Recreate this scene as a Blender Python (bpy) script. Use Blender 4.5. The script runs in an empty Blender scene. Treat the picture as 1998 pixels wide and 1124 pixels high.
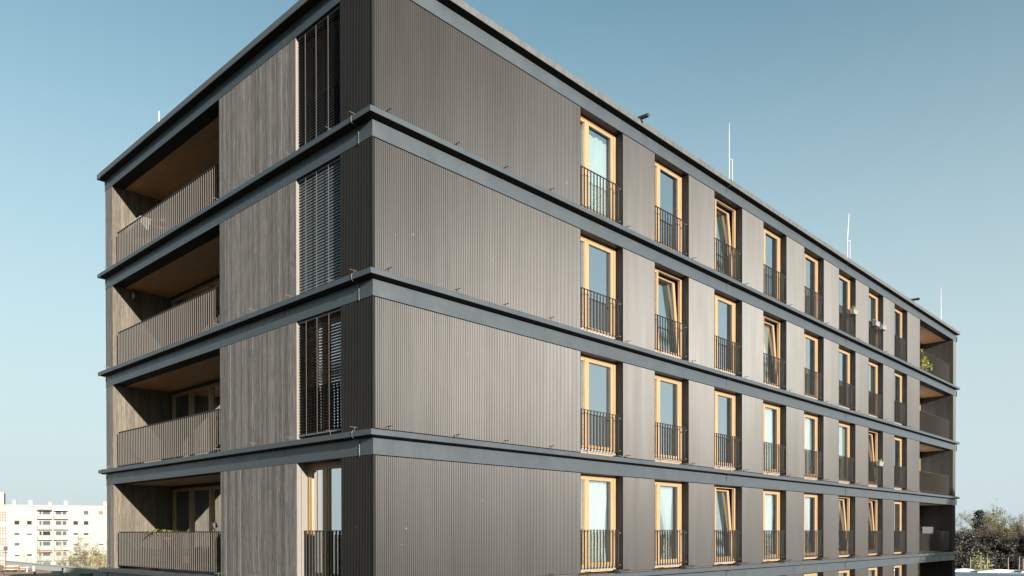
import bpy, bmesh, math, random
from mathutils import Vector, Matrix
import numpy as np
R = math.radians
S = bpy.context.scene
COL = S.collection

# ---------------------------------------------------------------- camera
F, CX, CY, CZ, YAW, PITCH, ROLL, V0 = 1537.29, -8.8537, -11.9582, 1.0346, 0.7593, -0.0076, -0.0012, 1051.46
cd = bpy.data.cameras.new('camera'); cam = bpy.data.objects.new('camera', cd); COL.objects.link(cam)
_w0 = Vector((math.cos(YAW), math.sin(YAW), 0)); _r0 = Vector((math.sin(YAW), -math.cos(YAW), 0)); _u0 = Vector((0, 0, 1))
_w = _w0*math.cos(PITCH)+_u0*math.sin(PITCH); _u = _u0*math.cos(PITCH)-_w0*math.sin(PITCH)
_r = _r0*math.cos(ROLL)+_u*math.sin(ROLL); _u = _u*math.cos(ROLL)-_r0*math.sin(ROLL)
cam.matrix_world = Matrix(((_r.x, _u.x, -_w.x, CX), (_r.y, _u.y, -_w.y, CY), (_r.z, _u.z, -_w.z, CZ), (0, 0, 0, 1)))
cd.sensor_width = 36; cd.lens = F*36/1998; cd.shift_y = (V0-562)/1998
cd.clip_start = .1; cd.clip_end = 20000
S.camera = cam
CAM = Vector((CX, CY, CZ))
def px_depth(x, y, depth):                 # a photo pixel at a depth in metres -> where that thing stands
    return CAM + (_w + _r*((x-999)/F) + _u*((V0-y)/F))*depth
def on_z(x, y, z):
    d = _w + _r*((x-999)/F) + _u*((V0-y)/F)
    return CAM + d*((z-CZ)/d.z)
def on_y(x, y, Y):
    d = _w + _r*((x-999)/F) + _u*((V0-y)/F)
    return CAM + d*((Y-CY)/d.y)
def on_x(x, y, X):
    d = _w + _r*((x-999)/F) + _u*((V0-y)/F)
    return CAM + d*((X-CX)/d.x)

# ---------------------------------------------------------------- sky, sun, exposure
SUN = Vector((-1, -4.8, 1.08)).normalized()
EL = math.asin(SUN.z); AZ = math.atan2(SUN.x, SUN.y)
W = bpy.data.worlds.new('World'); S.world = W; W.use_nodes = True
wn = W.node_tree; bg = wn.nodes['Background']
sky = wn.nodes.new('ShaderNodeTexSky'); sky.sky_type = 'NISHITA'; sky.sun_disc = False
sky.sun_elevation = EL; sky.sun_rotation = AZ % (2*math.pi)
sky.altitude = 100; sky.air_density = 1.0; sky.dust_density = 3.0; sky.ozone_density = 2.0
# the real sky's tint, and the pale haze it has all round near the horizon
tint = wn.nodes.new('ShaderNodeMix'); tint.data_type = 'RGBA'; tint.blend_type = 'MULTIPLY'; tint.inputs[0].default_value = 1
tint.inputs[7].default_value = (.82, 1.02, .83, 1); wn.links.new(sky.outputs[0], tint.inputs[6])
tcw = wn.nodes.new('ShaderNodeTexCoord'); sxw = wn.nodes.new('ShaderNodeSeparateXYZ'); wn.links.new(tcw.outputs['Generated'], sxw.inputs[0])
hz = wn.nodes.new('ShaderNodeMapRange'); hz.interpolation_type = 'SMOOTHSTEP'; hz.inputs[1].default_value = .0; hz.inputs[2].default_value = .68; hz.inputs[3].default_value = .9; hz.inputs[4].default_value = 0
wn.links.new(sxw.outputs[2], hz.inputs[0])
hmix = wn.nodes.new('ShaderNodeMix'); hmix.data_type = 'RGBA'; hmix.inputs[7].default_value = (2.8, 3.28, 3.46, 1)
wn.links.new(hz.outputs[0], hmix.inputs[0]); wn.links.new(tint.outputs[2], hmix.inputs[6])
wn.links.new(hmix.outputs[2], bg.inputs[0]); bg.inputs[1].default_value = .05
sl = bpy.data.lights.new('sun', 'SUN'); sl.energy = 5.0; sl.angle = R(.5); sl.color = (1, .93, .83)
so = bpy.data.objects.new('sun', sl); COL.objects.link(so); so.rotation_euler = SUN.to_track_quat('Z', 'Y').to_euler()
S.view_settings.view_transform = 'Standard'; S.view_settings.look = 'None'
S.view_settings.exposure = 2.26; S.view_settings.gamma = 1
S.cycles.max_bounces = 8; S.cycles.transparent_max_bounces = 12

# ---------------------------------------------------------------- helpers
class MB:
    def __init__(s): s.v = []; s.f = []; s.m = []; s.cm = 0
    def face(s, pts):
        n = len(s.v); s.v += [tuple(p) for p in pts]; s.f.append(tuple(range(n, n+len(pts)))); s.m.append(s.cm)
    def box(s, x0, x1, y0, y1, z0, z1):
        n = len(s.v)
        s.v += [(x0,y0,z0),(x1,y0,z0),(x1,y1,z0),(x0,y1,z0),(x0,y0,z1),(x1,y0,z1),(x1,y1,z1),(x0,y1,z1)]
        for q in ((0,3,2,1),(4,5,6,7),(0,1,5,4),(1,2,6,5),(2,3,7,6),(3,0,4,7)):
            s.f.append(tuple(n+i for i in q)); s.m.append(s.cm)
        return s
    def pane(s, x0, x1, y0, y1, z0, z1):     # a glass sheet: the coating is on its outer large face only
        n = len(s.f); s.box(x0, x1, y0, y1, z0, z1); front = 2 if x1-x0 > y1-y0 else 5
        for i in range(6): s.m[n+i] = 0 if i == front else 1
        return s
    def obox(s, c, ax, ay, az):            # oriented box: centre and three half-axes
        n = len(s.v); c = Vector(c)
        for sz in (-1, 1):
            for sx, sy in ((-1,-1),(1,-1),(1,1),(-1,1)): s.v.append(tuple(c+ax*sx+ay*sy+az*sz))
        for q in ((0,3,2,1),(4,5,6,7),(0,1,5,4),(1,2,6,5),(2,3,7,6),(3,0,4,7)):
            s.f.append(tuple(n+i for i in q)); s.m.append(s.cm)
        return s
    def tube(s, pts, rads, k=6, cap=True):
        pts = [Vector(p) for p in pts]
        if not hasattr(rads, '__len__'): rads = [rads]*len(pts)
        n0 = len(s.v); ref = None
        for i, p in enumerate(pts):
            d = (pts[min(i+1, len(pts)-1)]-pts[max(i-1, 0)]).normalized()
            if ref is None: ref = d.orthogonal().normalized()
            ref = (ref-d*ref.dot(d)); ref = ref.normalized() if ref.length > 1e-6 else d.orthogonal().normalized()
            b = d.cross(ref)
            for j in range(k):
                a = 2*math.pi*j/k; s.v.append(tuple(p+(ref*math.cos(a)+b*math.sin(a))*rads[i]))
        for i in range(len(pts)-1):
            for j in range(k):
                a = n0+i*k+j; b_ = n0+i*k+(j+1) % k
                s.f.append((a, b_, b_+k, a+k)); s.m.append(s.cm)
        if cap:
            s.f.append(tuple(n0+j for j in range(k))[::-1]); s.m.append(s.cm)
            e = n0+(len(pts)-1)*k; s.f.append(tuple(e+j for j in range(k))); s.m.append(s.cm)
        return s
    def lathe(s, c, prof, k=16):
        n0 = len(s.v); c = Vector(c)
        for r_, z in prof:
            for j in range(k):
                a = 2*math.pi*j/k; s.v.append((c.x+r_*math.cos(a), c.y+r_*math.sin(a), c.z+z))
        for i in range(len(prof)-1):
            for j in range(k):
                a = n0+i*k+j; b_ = n0+i*k+(j+1) % k
                s.f.append((a, b_, b_+k, a+k)); s.m.append(s.cm)
        s.f.append(tuple(n0+j for j in range(k))[::-1]); s.m.append(s.cm)
        e = n0+(len(prof)-1)*k; s.f.append(tuple(e+j for j in range(k))); s.m.append(s.cm)
        return s
    def mesh(s, name, mats, smooth=False, fix=False):
        me = bpy.data.meshes.new(name); me.from_pydata(s.v, [], s.f)
        for m in (mats if isinstance(mats, (list, tuple)) else [mats]): me.materials.append(m)
        me.polygons.foreach_set('material_index', s.m)
        if smooth: me.polygons.foreach_set('use_smooth', [True]*len(s.f))
        if fix:
            b = bmesh.new(); b.from_mesh(me); bmesh.ops.recalc_face_normals(b, faces=b.faces); b.to_mesh(me); b.free()
        me.update(); return me
def obj(name, mb, mats, parent=None, smooth=False, fix=False):
    """One mesh object; coordinates are world coordinates, whatever the parent's place."""
    o = bpy.data.objects.new(name, mb.mesh(name, mats, smooth, fix) if isinstance(mb, MB) else mb); COL.objects.link(o)
    if parent is not None:
        o.parent = parent; q = parent; off = Vector()
        while q is not None: off += q.location; q = q.parent
        o.location = -off
    return o
def tag(o, label=None, cat=None, group=None, kind=None):
    for k, v in (('label', label), ('category', cat), ('group', group), ('kind', kind)):
        if v: o[k] = v
    return o
def empty(name, loc, label, cat, group=None):
    o = bpy.data.objects.new(name, None); COL.objects.link(o); o.location = loc; o.empty_display_size = .3
    return tag(o, label, cat, group)
def rebase(o, loc):                          # put a one-mesh thing's origin at its base
    loc = Vector(loc); o.data.transform(Matrix.Translation(-loc)); o.location = loc; return o

# ---------------------------------------------------------------- materials
def mat(name, col, rough=.5, metal=0., spec=.5, noise=0., scale=3., stretch=(1,1,1), bump=0., bscale=40., rvar=.15):
    m = bpy.data.materials.new(name); m.use_nodes = True; nt = m.node_tree; L = nt.links.new
    b = nt.nodes['Principled BSDF']; b.inputs['Base Color'].default_value = (*col, 1)
    b.inputs['Roughness'].default_value = rough; b.inputs['Metallic'].default_value = metal
    b.inputs['Specular IOR Level'].default_value = spec
    if noise or bump:
        tc = nt.nodes.new('ShaderNodeTexCoord'); mp = nt.nodes.new('ShaderNodeMapping'); mp.inputs['Scale'].default_value = stretch
        L(tc.outputs['Object'], mp.inputs['Vector'])
    if noise:
        n = nt.nodes.new('ShaderNodeTexNoise'); n.inputs['Scale'].default_value = scale; n.inputs['Detail'].default_value = 5; n.inputs['Roughness'].default_value = .65
        L(mp.outputs[0], n.inputs['Vector'])
        r = nt.nodes.new('ShaderNodeMapRange'); r.inputs[1].default_value = .3; r.inputs[2].default_value = .7; r.inputs[3].default_value = 1-noise; r.inputs[4].default_value = 1+noise
        L(n.outputs[0], r.inputs[0])
        x = nt.nodes.new('ShaderNodeMix'); x.data_type = 'RGBA'; x.blend_type = 'MULTIPLY'; x.inputs[0].default_value = 1
        x.inputs[6].default_value = (*col, 1); L(r.outputs[0], x.inputs[7]); L(x.outputs[2], b.inputs['Base Color'])
        rr = nt.nodes.new('ShaderNodeMapRange'); rr.inputs[1].default_value = .3; rr.inputs[2].default_value = .7; rr.inputs[3].default_value = rough*(1-rvar); rr.inputs[4].default_value = min(1, rough*(1+rvar))
        L(n.outputs[0], rr.inputs[0]); L(rr.outputs[0], b.inputs['Roughness'])
    if bump:
        n2 = nt.nodes.new('ShaderNodeTexNoise'); n2.inputs['Scale'].default_value = bscale; n2.inputs['Detail'].default_value = 3; L(mp.outputs[0], n2.inputs['Vector'])
        bp = nt.nodes.new('ShaderNodeBump'); bp.inputs['Strength'].default_value = bump; bp.inputs['Distance'].default_value = .01
        L(n2.outputs[0], bp.inputs['Height']); L(bp.outputs[0], b.inputs['Normal'])
    return m

def plank_mat(name, axis, cols, pitch=.115, rough=.75, joint=True):
    """Vertical weathered boards: a tone per board, long grain streaks, dark knots and grain lines. axis = the horizontal axis along the wall."""
    m = bpy.data.materials.new(name); m.use_nodes = True; nt = m.node_tree; L = nt.links.new; N = nt.nodes.new
    b = nt.nodes['Principled BSDF']; b.inputs['Roughness'].default_value = rough; b.inputs['Specular IOR Level'].default_value = .3
    tc = N('ShaderNodeTexCoord'); sp = N('ShaderNodeSeparateXYZ'); L(tc.outputs['Object'], sp.inputs[0])
    h = sp.outputs[axis]
    d = N('ShaderNodeMath'); d.operation = 'DIVIDE'; L(h, d.inputs[0]); d.inputs[1].default_value = pitch
    fl = N('ShaderNodeMath'); fl.operation = 'FLOOR'; L(d.outputs[0], fl.inputs[0])
    zf = N('ShaderNodeMath'); zf.operation = 'DIVIDE'; L(sp.outputs[2], zf.inputs[0]); zf.inputs[1].default_value = 2.95
    zfl = N('ShaderNodeMath'); zfl.operation = 'FLOOR'; L(zf.outputs[0], zfl.inputs[0])
    cb = N('ShaderNodeCombineXYZ'); L(fl.outputs[0], cb.inputs[0]); L(zfl.outputs[0], cb.inputs[1])
    wn_ = N('ShaderNodeTexWhiteNoise'); wn_.noise_dimensions = '3D'; L(cb.outputs[0], wn_.inputs[0])
    # grain: very stretched noise, shifted per board
    cg = N('ShaderNodeCombineXYZ'); zs = N('ShaderNodeMath'); zs.operation = 'MULTIPLY'; zs.inputs[1].default_value = .8; L(sp.outputs[2], zs.inputs[0])
    hs = N('ShaderNodeMath'); hs.operation = 'MULTIPLY'; hs.inputs[1].default_value = 42; L(h, hs.inputs[0])
    sh = N('ShaderNodeMath'); sh.operation = 'MULTIPLY_ADD'; L(wn_.outputs[0], sh.inputs[0]); sh.inputs[1].default_value = 37; L(hs.outputs[0], sh.inputs[2])
    L(sh.outputs[0], cg.inputs[0]); L(zs.outputs[0], cg.inputs[1]); L(fl.outputs[0], cg.inputs[2])
    ng = N('ShaderNodeTexNoise'); ng.inputs['Scale'].default_value = 2.2; ng.inputs['Detail'].default_value = 6; ng.inputs['Distortion'].default_value = .5; L(cg.outputs[0], ng.inputs['Vector'])
    ramp = N('ShaderNodeValToRGB'); e = ramp.color_ramp.elements
    e[0].position = .3; e[0].color = (*cols[0], 1); e[1].position = .72; e[1].color = (*cols[2], 1)
    q = e.new(.5); q.color = (*cols[1], 1)
    L(ng.outputs[0], ramp.inputs[0])
    # dark, broken grain cracks
    nd = N('ShaderNodeTexNoise'); nd.inputs['Scale'].default_value = 1.0; nd.inputs['Detail'].default_value = 2; nd.inputs['Distortion'].default_value = 1.0; L(cg.outputs[0], nd.inputs['Vector'])
    dr = N('ShaderNodeMapRange'); dr.inputs[1].default_value = .655; dr.inputs[2].default_value = .72; dr.inputs[3].default_value = 1; dr.inputs[4].default_value = .38; L(nd.outputs[0], dr.inputs[0])
    tone = N('ShaderNodeMapRange'); tone.inputs[3].default_value = .72; tone.inputs[4].default_value = 1.2; L(wn_.outputs[0], tone.inputs[0])
    c3 = N('ShaderNodeCombineXYZ'); h3 = N('ShaderNodeMath'); h3.operation = 'MULTIPLY'; h3.inputs[1].default_value = 30; L(h, h3.inputs[0]); z3 = N('ShaderNodeMath'); z3.operation = 'MULTIPLY'; z3.inputs[1].default_value = 3.2; L(sp.outputs[2], z3.inputs[0])
    L(h3.outputs[0], c3.inputs[0]); L(z3.outputs[0], c3.inputs[1]); L(wn_.outputs[0], c3.inputs[2])
    n3 = N('ShaderNodeTexNoise'); n3.inputs['Scale'].default_value = 1.0; n3.inputs['Detail'].default_value = 8; n3.inputs['Roughness'].default_value = .75; n3.inputs['Distortion'].default_value = .8; L(c3.outputs[0], n3.inputs['Vector'])
    r3 = N('ShaderNodeMapRange'); r3.inputs[1].default_value = .3; r3.inputs[2].default_value = .7; r3.inputs[3].default_value = .55; r3.inputs[4].default_value = 1.4; L(n3.outputs[0], r3.inputs[0])
    kv = N('ShaderNodeCombineXYZ'); kh = N('ShaderNodeMath'); kh.operation = 'MULTIPLY'; kh.inputs[1].default_value = 22; L(h, kh.inputs[0]); kz = N('ShaderNodeMath'); kz.operation = 'MULTIPLY'; kz.inputs[1].default_value = 2.6; L(sp.outputs[2], kz.inputs[0])
    L(kh.outputs[0], kv.inputs[0]); L(kz.outputs[0], kv.inputs[1]); L(fl.outputs[0], kv.inputs[2])
    kn = N('ShaderNodeTexNoise'); kn.inputs['Scale'].default_value = 1.0; kn.inputs['Detail'].default_value = 1; L(kv.outputs[0], kn.inputs['Vector'])
    kr = N('ShaderNodeMapRange'); kr.inputs[1].default_value = .70; kr.inputs[2].default_value = .76; kr.inputs[3].default_value = 1; kr.inputs[4].default_value = .3; L(kn.outputs[0], kr.inputs[0])
    r3b = N('ShaderNodeMath'); r3b.operation = 'MULTIPLY'; L(r3.outputs[0], r3b.inputs[0]); L(kr.outputs[0], r3b.inputs[1]); r3 = r3b
    m3 = N('ShaderNodeMath'); m3.operation = 'MULTIPLY'; L(dr.outputs[0], m3.inputs[0]); L(r3.outputs[0], m3.inputs[1])
    mu = N('ShaderNodeMath'); mu.operation = 'MULTIPLY'; L(tone.outputs[0], mu.inputs[0]); L(m3.outputs[0], mu.inputs[1])
    x = N('ShaderNodeMix'); x.data_type = 'RGBA'; x.blend_type = 'MULTIPLY'; x.inputs[0].default_value = 1; L(ramp.outputs[0], x.inputs[6]); L(mu.outputs[0], x.inputs[7])
    L(x.outputs[2], b.inputs['Base Color'])
    bp = N('ShaderNodeBump'); bp.inputs['Strength'].default_value = .35; bp.inputs['Distance'].default_value = .004; L(ng.outputs[0], bp.inputs['Height']); L(bp.outputs[0], b.inputs['Normal'])
    return m

def glass_mat(name, tint, base, k):
    m = bpy.data.materials.new(name); m.use_nodes = True; nt = m.node_tree; nt.nodes.clear(); N = nt.nodes.new; L = nt.links.new
    out = N('ShaderNodeOutputMaterial'); mx = N('ShaderNodeMixShader'); tr = N('ShaderNodeBsdfTransparent'); gl = N('ShaderNodeBsdfGlossy')
    tr.inputs[0].default_value = (*tint, 1); gl.inputs['Roughness'].default_value = .0; gl.inputs['Color'].default_value = (.93, .97, 1, 1)
    tcn = N('ShaderNodeTexCoord'); nz = N('ShaderNodeTexNoise'); nz.inputs['Scale'].default_value = .55; nz.inputs['Detail'].default_value = 1; L(tcn.outputs['Object'], nz.inputs['Vector'])
    bp = N('ShaderNodeBump'); bp.inputs['Strength'].default_value = .12; bp.inputs['Distance'].default_value = .02; L(nz.outputs[0], bp.inputs['Height']); L(bp.outputs[0], gl.inputs['Normal'])
    fr = N('ShaderNodeFresnel'); fr.inputs[0].default_value = 1.5
    ma = N('ShaderNodeMath'); ma.operation = 'MULTIPLY_ADD'; ma.use_clamp = True; L(fr.outputs[0], ma.inputs[0]); ma.inputs[1].default_value = k; ma.inputs[2].default_value = base
    L(ma.outputs[0], mx.inputs[0]); L(tr.outputs[0], mx.inputs[1]); L(gl.outputs[0], mx.inputs[2]); L(mx.outputs[0], out.inputs[0])
    return m
def leaf_mat(name, c1, c2, trans=.25):
    m = bpy.data.materials.new(name); m.use_nodes = True; nt = m.node_tree; N = nt.nodes.new; L = nt.links.new
    b = nt.nodes['Principled BSDF']; b.inputs['Roughness'].default_value = .6; b.inputs['Specular IOR Level'].default_value = .2
    tc = N('ShaderNodeTexCoord'); n = N('ShaderNodeTexNoise'); n.inputs['Scale'].default_value = 1.1; n.inputs['Detail'].default_value = 6; n.inputs['Roughness'].default_value = .8; L(tc.outputs['Object'], n.inputs['Vector'])
    r = N('ShaderNodeValToRGB'); r.color_ramp.elements[0].position = .35; r.color_ramp.elements[1].position = .65
    r.color_ramp.elements[0].color = (*c1, 1); r.color_ramp.elements[1].color = (*c2, 1); L(n.outputs[0], r.inputs[0]); L(r.outputs[0], b.inputs['Base Color'])
    t = N('ShaderNodeBsdfTranslucent'); L(r.outputs[0], t.inputs[0]); mx = N('ShaderNodeMixShader'); mx.inputs[0].default_value = trans
    L(b.outputs[0], mx.inputs[1]); L(t.outputs[0], mx.inputs[2]); L(mx.outputs[0], nt.nodes['Material Output'].inputs[0])
    return m
M = {}
M['panel'] = mat('bronze_ribbed_metal', (.0088, .0080, .0076), .375, 0, .15, .10, 1.2, (1, 1, .25), rvar=.035)
M['fascia'] = mat('blue_grey_sheet_metal', (.0235, .0285, .0335), .38, 0, .55, .07, 1.6, (1, 1, 1))
M['coping'] = mat('weathered_coping_metal', (.042, .044, .044), .5, 0, .45, .16, 9, (1, 1, .35))
M['dark'] = mat('dark_bronze_sheet', (.0045, .004, .0038), .5, 0, .25, .1, 4)
M['rail'] = mat('bronze_railing_paint', (.029, .0245, .0205), .42, 0, .5)
_m = M['panel']; _nt = _m.node_tree; _N = _nt.nodes.new; _L = _nt.links.new; _b = _nt.nodes['Principled BSDF']
_tc = _N('ShaderNodeTexCoord'); _sp = _N('ShaderNodeSeparateXYZ'); _L(_tc.outputs['Object'], _sp.inputs[0])
_d = _N('ShaderNodeMath'); _d.operation = 'MULTIPLY_ADD'; _d.inputs[1].default_value = 1.02; _L(_sp.outputs[0], _d.inputs[0]); _L(_sp.outputs[1], _d.inputs[2]); _f = _N('ShaderNodeMath'); _f.operation = 'FLOOR'; _L(_d.outputs[0], _f.inputs[0])
_z = _N('ShaderNodeMath'); _z.operation = 'DIVIDE'; _z.inputs[1].default_value = 2.95; _L(_sp.outputs[2], _z.inputs[0]); _zf = _N('ShaderNodeMath'); _zf.operation = 'FLOOR'; _L(_z.outputs[0], _zf.inputs[0])
_c = _N('ShaderNodeCombineXYZ'); _L(_f.outputs[0], _c.inputs[0]); _L(_zf.outputs[0], _c.inputs[1]); _w2 = _N('ShaderNodeTexWhiteNoise'); _L(_c.outputs[0], _w2.inputs[0])
_rg = _N('ShaderNodeMapRange'); _rg.inputs[3].default_value = .138; _rg.inputs[4].default_value = .158; _L(_w2.outputs[0], _rg.inputs[0])
_st = _N('ShaderNodeCombineXYZ'); _h = _N('ShaderNodeMath'); _h.operation = 'ADD'; _L(_sp.outputs[0], _h.inputs[0]); _L(_sp.outputs[1], _h.inputs[1]); _h6 = _N('ShaderNodeMath'); _h6.operation = 'MULTIPLY'; _h6.inputs[1].default_value = 5; _L(_h.outputs[0], _h6.inputs[0]); _L(_h6.outputs[0], _st.inputs[0]); _z6 = _N('ShaderNodeMath'); _z6.operation = 'MULTIPLY'; _z6.inputs[1].default_value = .5; _L(_sp.outputs[2], _z6.inputs[0]); _L(_z6.outputs[0], _st.inputs[1])
_sn = _N('ShaderNodeTexNoise'); _sn.inputs['Scale'].default_value = 1; _sn.inputs['Detail'].default_value = 5; _L(_st.outputs[0], _sn.inputs['Vector']); _sr = _N('ShaderNodeMapRange'); _sr.inputs[1].default_value = .3; _sr.inputs[2].default_value = .7; _sr.inputs[3].default_value = .93; _sr.inputs[4].default_value = 1.06; _L(_sn.outputs[0], _sr.inputs[0])
_mm = _N('ShaderNodeMath'); _mm.operation = 'MULTIPLY'; _L(_rg.outputs[0], _mm.inputs[0]); _L(_sr.outputs[0], _mm.inputs[1]); _L(_mm.outputs[0], _b.inputs['Specular IOR Level'])
_fs = _N('ShaderNodeCombineXYZ'); _fh = _N('ShaderNodeMath'); _fh.operation = 'MULTIPLY'; _fh.inputs[1].default_value = 26; _L(_h.outputs[0], _fh.inputs[0]); _L(_fh.outputs[0], _fs.inputs[0]); _fz = _N('ShaderNodeMath'); _fz.operation = 'MULTIPLY'; _fz.inputs[1].default_value = 7; _L(_sp.outputs[2], _fz.inputs[0]); _L(_fz.outputs[0], _fs.inputs[1])
_fn = _N('ShaderNodeTexNoise'); _fn.inputs['Scale'].default_value = .8; _fn.inputs['Detail'].default_value = 1; _L(_fs.outputs[0], _fn.inputs['Vector']); _fr = _N('ShaderNodeMapRange'); _fr.inputs[1].default_value = .80; _fr.inputs[2].default_value = .84; _fr.inputs[3].default_value = 0; _fr.inputs[4].default_value = 1; _L(_fn.outputs[0], _fr.inputs[0])
_fm = _N('ShaderNodeMix'); _fm.data_type = 'RGBA'; _old = _b.inputs['Base Color'].links[0].from_socket; _L(_fr.outputs[0], _fm.inputs[0]); _L(_old, _fm.inputs[6]); _fm.inputs[7].default_value = (.12, .115, .105, 1); _L(_fm.outputs[2], _b.inputs['Base Color'])
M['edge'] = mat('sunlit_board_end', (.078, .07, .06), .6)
M['soffit'] = mat('painted_shade_soffit', (.004, .004, .004), .8, 0, .2)  # near-black colour paints in the deep shade under ledges and fascias
M['rail_dark'] = mat('dark_window_railing_paint', (.013, .0115, .0105), .42, 0, .4)
M['joint'] = mat('open_joint', (.02, .022, .024), .7)
M['backing'] = mat('dark_wall_membrane', (.02, .019, .018), .9)
M['planks_y'] = plank_mat('weathered_grey_boards', 1, ((.048, .045, .043), (.088, .082, .078), (.132, .124, .118)))
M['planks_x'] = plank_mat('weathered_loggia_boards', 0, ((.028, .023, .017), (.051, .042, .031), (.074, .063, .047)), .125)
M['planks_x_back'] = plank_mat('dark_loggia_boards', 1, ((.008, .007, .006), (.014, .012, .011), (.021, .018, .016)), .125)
M['ceil'] = mat('oiled_timber_ceiling', (.30, .16, .07), .6, 0, .3, .25, 2.0, (7, .6, 1), .2, 30)
M['wood'] = mat('larch_window_frame', (.165, .104, .053), .45, 0, .4, .12, 3, (6, 6, .5))
M['sill'] = mat('aluminium_sill', (.16, .16, .165), .4, .2)
M['glass'] = glass_mat('coated_window_glass', (.88, .95, .92), .60, 1.2)
M['clear'] = bpy.data.materials.new('clear_pane_back'); M['clear'].use_nodes = True; M['clear'].node_tree.nodes.clear()
_o = M['clear'].node_tree.nodes.new('ShaderNodeOutputMaterial'); _t = M['clear'].node_tree.nodes.new('ShaderNodeBsdfTransparent'); M['clear'].node_tree.links.new(_t.outputs[0], _o.inputs[0])
GL = [M['glass'], M['clear']]
M['blind'] = mat('anthracite_blind_slat', (.055, .062, .068), .36, 0, .6)
M['cord'] = mat('pale_blind_tape', (.04, .036, .032), .6)
M['steel'] = mat('galvanised_steel', (.04, .04, .04), .45, .3)
M['white'] = mat('white_plastic', (.34, .34, .335), .5)
M['plaster'] = mat('room_plaster', (.28, .27, .25), .9)
M['concrete'] = mat('concrete_slab', (.2, .195, .185), .85, 0, .3, .12, 2)
M['gravel'] = mat('brown_roof_gravel', (.17, .125, .088), .95, 0, .2, .45, 1.4, (1, 1, 1), .6, 30)
M['black'] = mat('black_plastic', (.015, .015, .016), .5)
M['parapet'] = mat('pale_parapet_metal', (.38, .385, .39), .5, .3)
M['teal'] = mat('dark_teal_metal', (.022, .036, .042), .5)
M['orange'] = mat('faded_orange_paint', (.22, .06, .02), .6)
M['cream'] = mat('cream_render', (.150, .145, .137), .9, 0, .2, .05, .15)
M['farglass'] = mat('dim_far_window', (.016, .013, .011), .9, 0, .05)
M['farblind'] = mat('far_roller_shutter', (.19, .19, .188), .9)
M['bluepane'] = mat('far_bluish_window', (.036, .042, .048), .9, 0, .05)
M['brick'] = mat('far_stairwell_block', (.075, .05, .03), .8)
M['bark'] = mat('grey_brown_bark', (.045, .036, .03), .9, 0, .1, .3, 2)
M['pale_twig'] = mat('pale_tan_twigs', (.15, .115, .08), .9, 0, .1)
M['twig_red'] = mat('reddish_twigs', (.055, .038, .03), .9, 0, .1)
M['ground'] = mat('spring_meadow', (.045, .042, .026), .95, 0, .1, .35, .05)

def curtain_mat(name, col):
    m = mat(name, col, .9, 0, .1); nt = m.node_tree; t = nt.nodes.new('ShaderNodeBsdfTranslucent'); t.inputs[0].default_value = (*col, 1)
    x = nt.nodes.new('ShaderNodeMixShader'); x.inputs[0].default_value = .3; b = nt.nodes['Principled BSDF']
    nt.links.new(b.outputs[0], x.inputs[1]); nt.links.new(t.outputs[0], x.inputs[2]); nt.links.new(x.outputs[0], nt.nodes['Material Output'].inputs[0]); return m
M['c_white'] = curtain_mat('white_curtain', (.78, .81, .77)); M['c_green'] = curtain_mat('olive_curtain', (.15, .17, .05))
M['c_beige'] = curtain_mat('beige_curtain', (.26, .24, .18)); M['c_teal'] = curtain_mat('grey_green_curtain', (.13, .17, .15)); M['c_yellow'] = curtain_mat('ochre_curtain', (.3, .2, .05))

# ---------------------------------------------------------------- the large structure: ground
g = MB(); n = 48
ring = [(6000*math.cos(2*math.pi*i/n), 6000*math.sin(2*math.pi*i/n), -9.0) for i in range(n)]
g.face(ring); tag(obj('ground', g, M['ground']), kind='structure')

# ---------------------------------------------------------------- the timber-and-metal apartment building
H = 2.95
def LV(k): return (k-1)*H
LX, LY = 38.586, 13.36; OV = .17
ZS, ZF = .134, .448                        # soffit and fascia bottom, below each ledge top
B = empty('apartment_building', (LX/2, LY/2, -9), 'long dark apartment building with ribbed bronze metal cladding, grey board panels and wooden windows', 'building')
rnd = random.Random(7)

def ring_mesh(mb, prof, fp=(0, LX, 0, LY)):
    """A closed moulding swept round the building's four corners; prof = (outward, z) points."""
    x0, x1, y0, y1 = fp; k = len(prof); n = len(mb.v)
    for cx, cy, sx, sy in ((x0, y0, -1, -1), (x1, y0, 1, -1), (x1, y1, 1, 1), (x0, y1, -1, 1)):
        for o, z in prof: mb.v.append((cx+sx*o, cy+sy*o, z))
    for c in range(4):
        for i in range(k):
            a = n+c*k+i; b = n+c*k+(i+1) % k; c2 = ((c+1) % 4)
            mb.f.append((a, n+c2*k+i, n+c2*k+(i+1) % k, b)); mb.m.append(mb.cm)
OPEN0, STEP, OW = 6.18, 3.2292, 1.72
OP = [OPEN0+STEP*i for i in range(8)]
LOG0, LOG1, LOGD = 32.42, 38.08, 1.6       # right-hand loggia
LL0, LL1, LLD = 6.04, 12.82, 1.72          # left-hand loggia
LW0, LW1 = 1.04, 2.66                      # window beside the corner, left face

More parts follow.
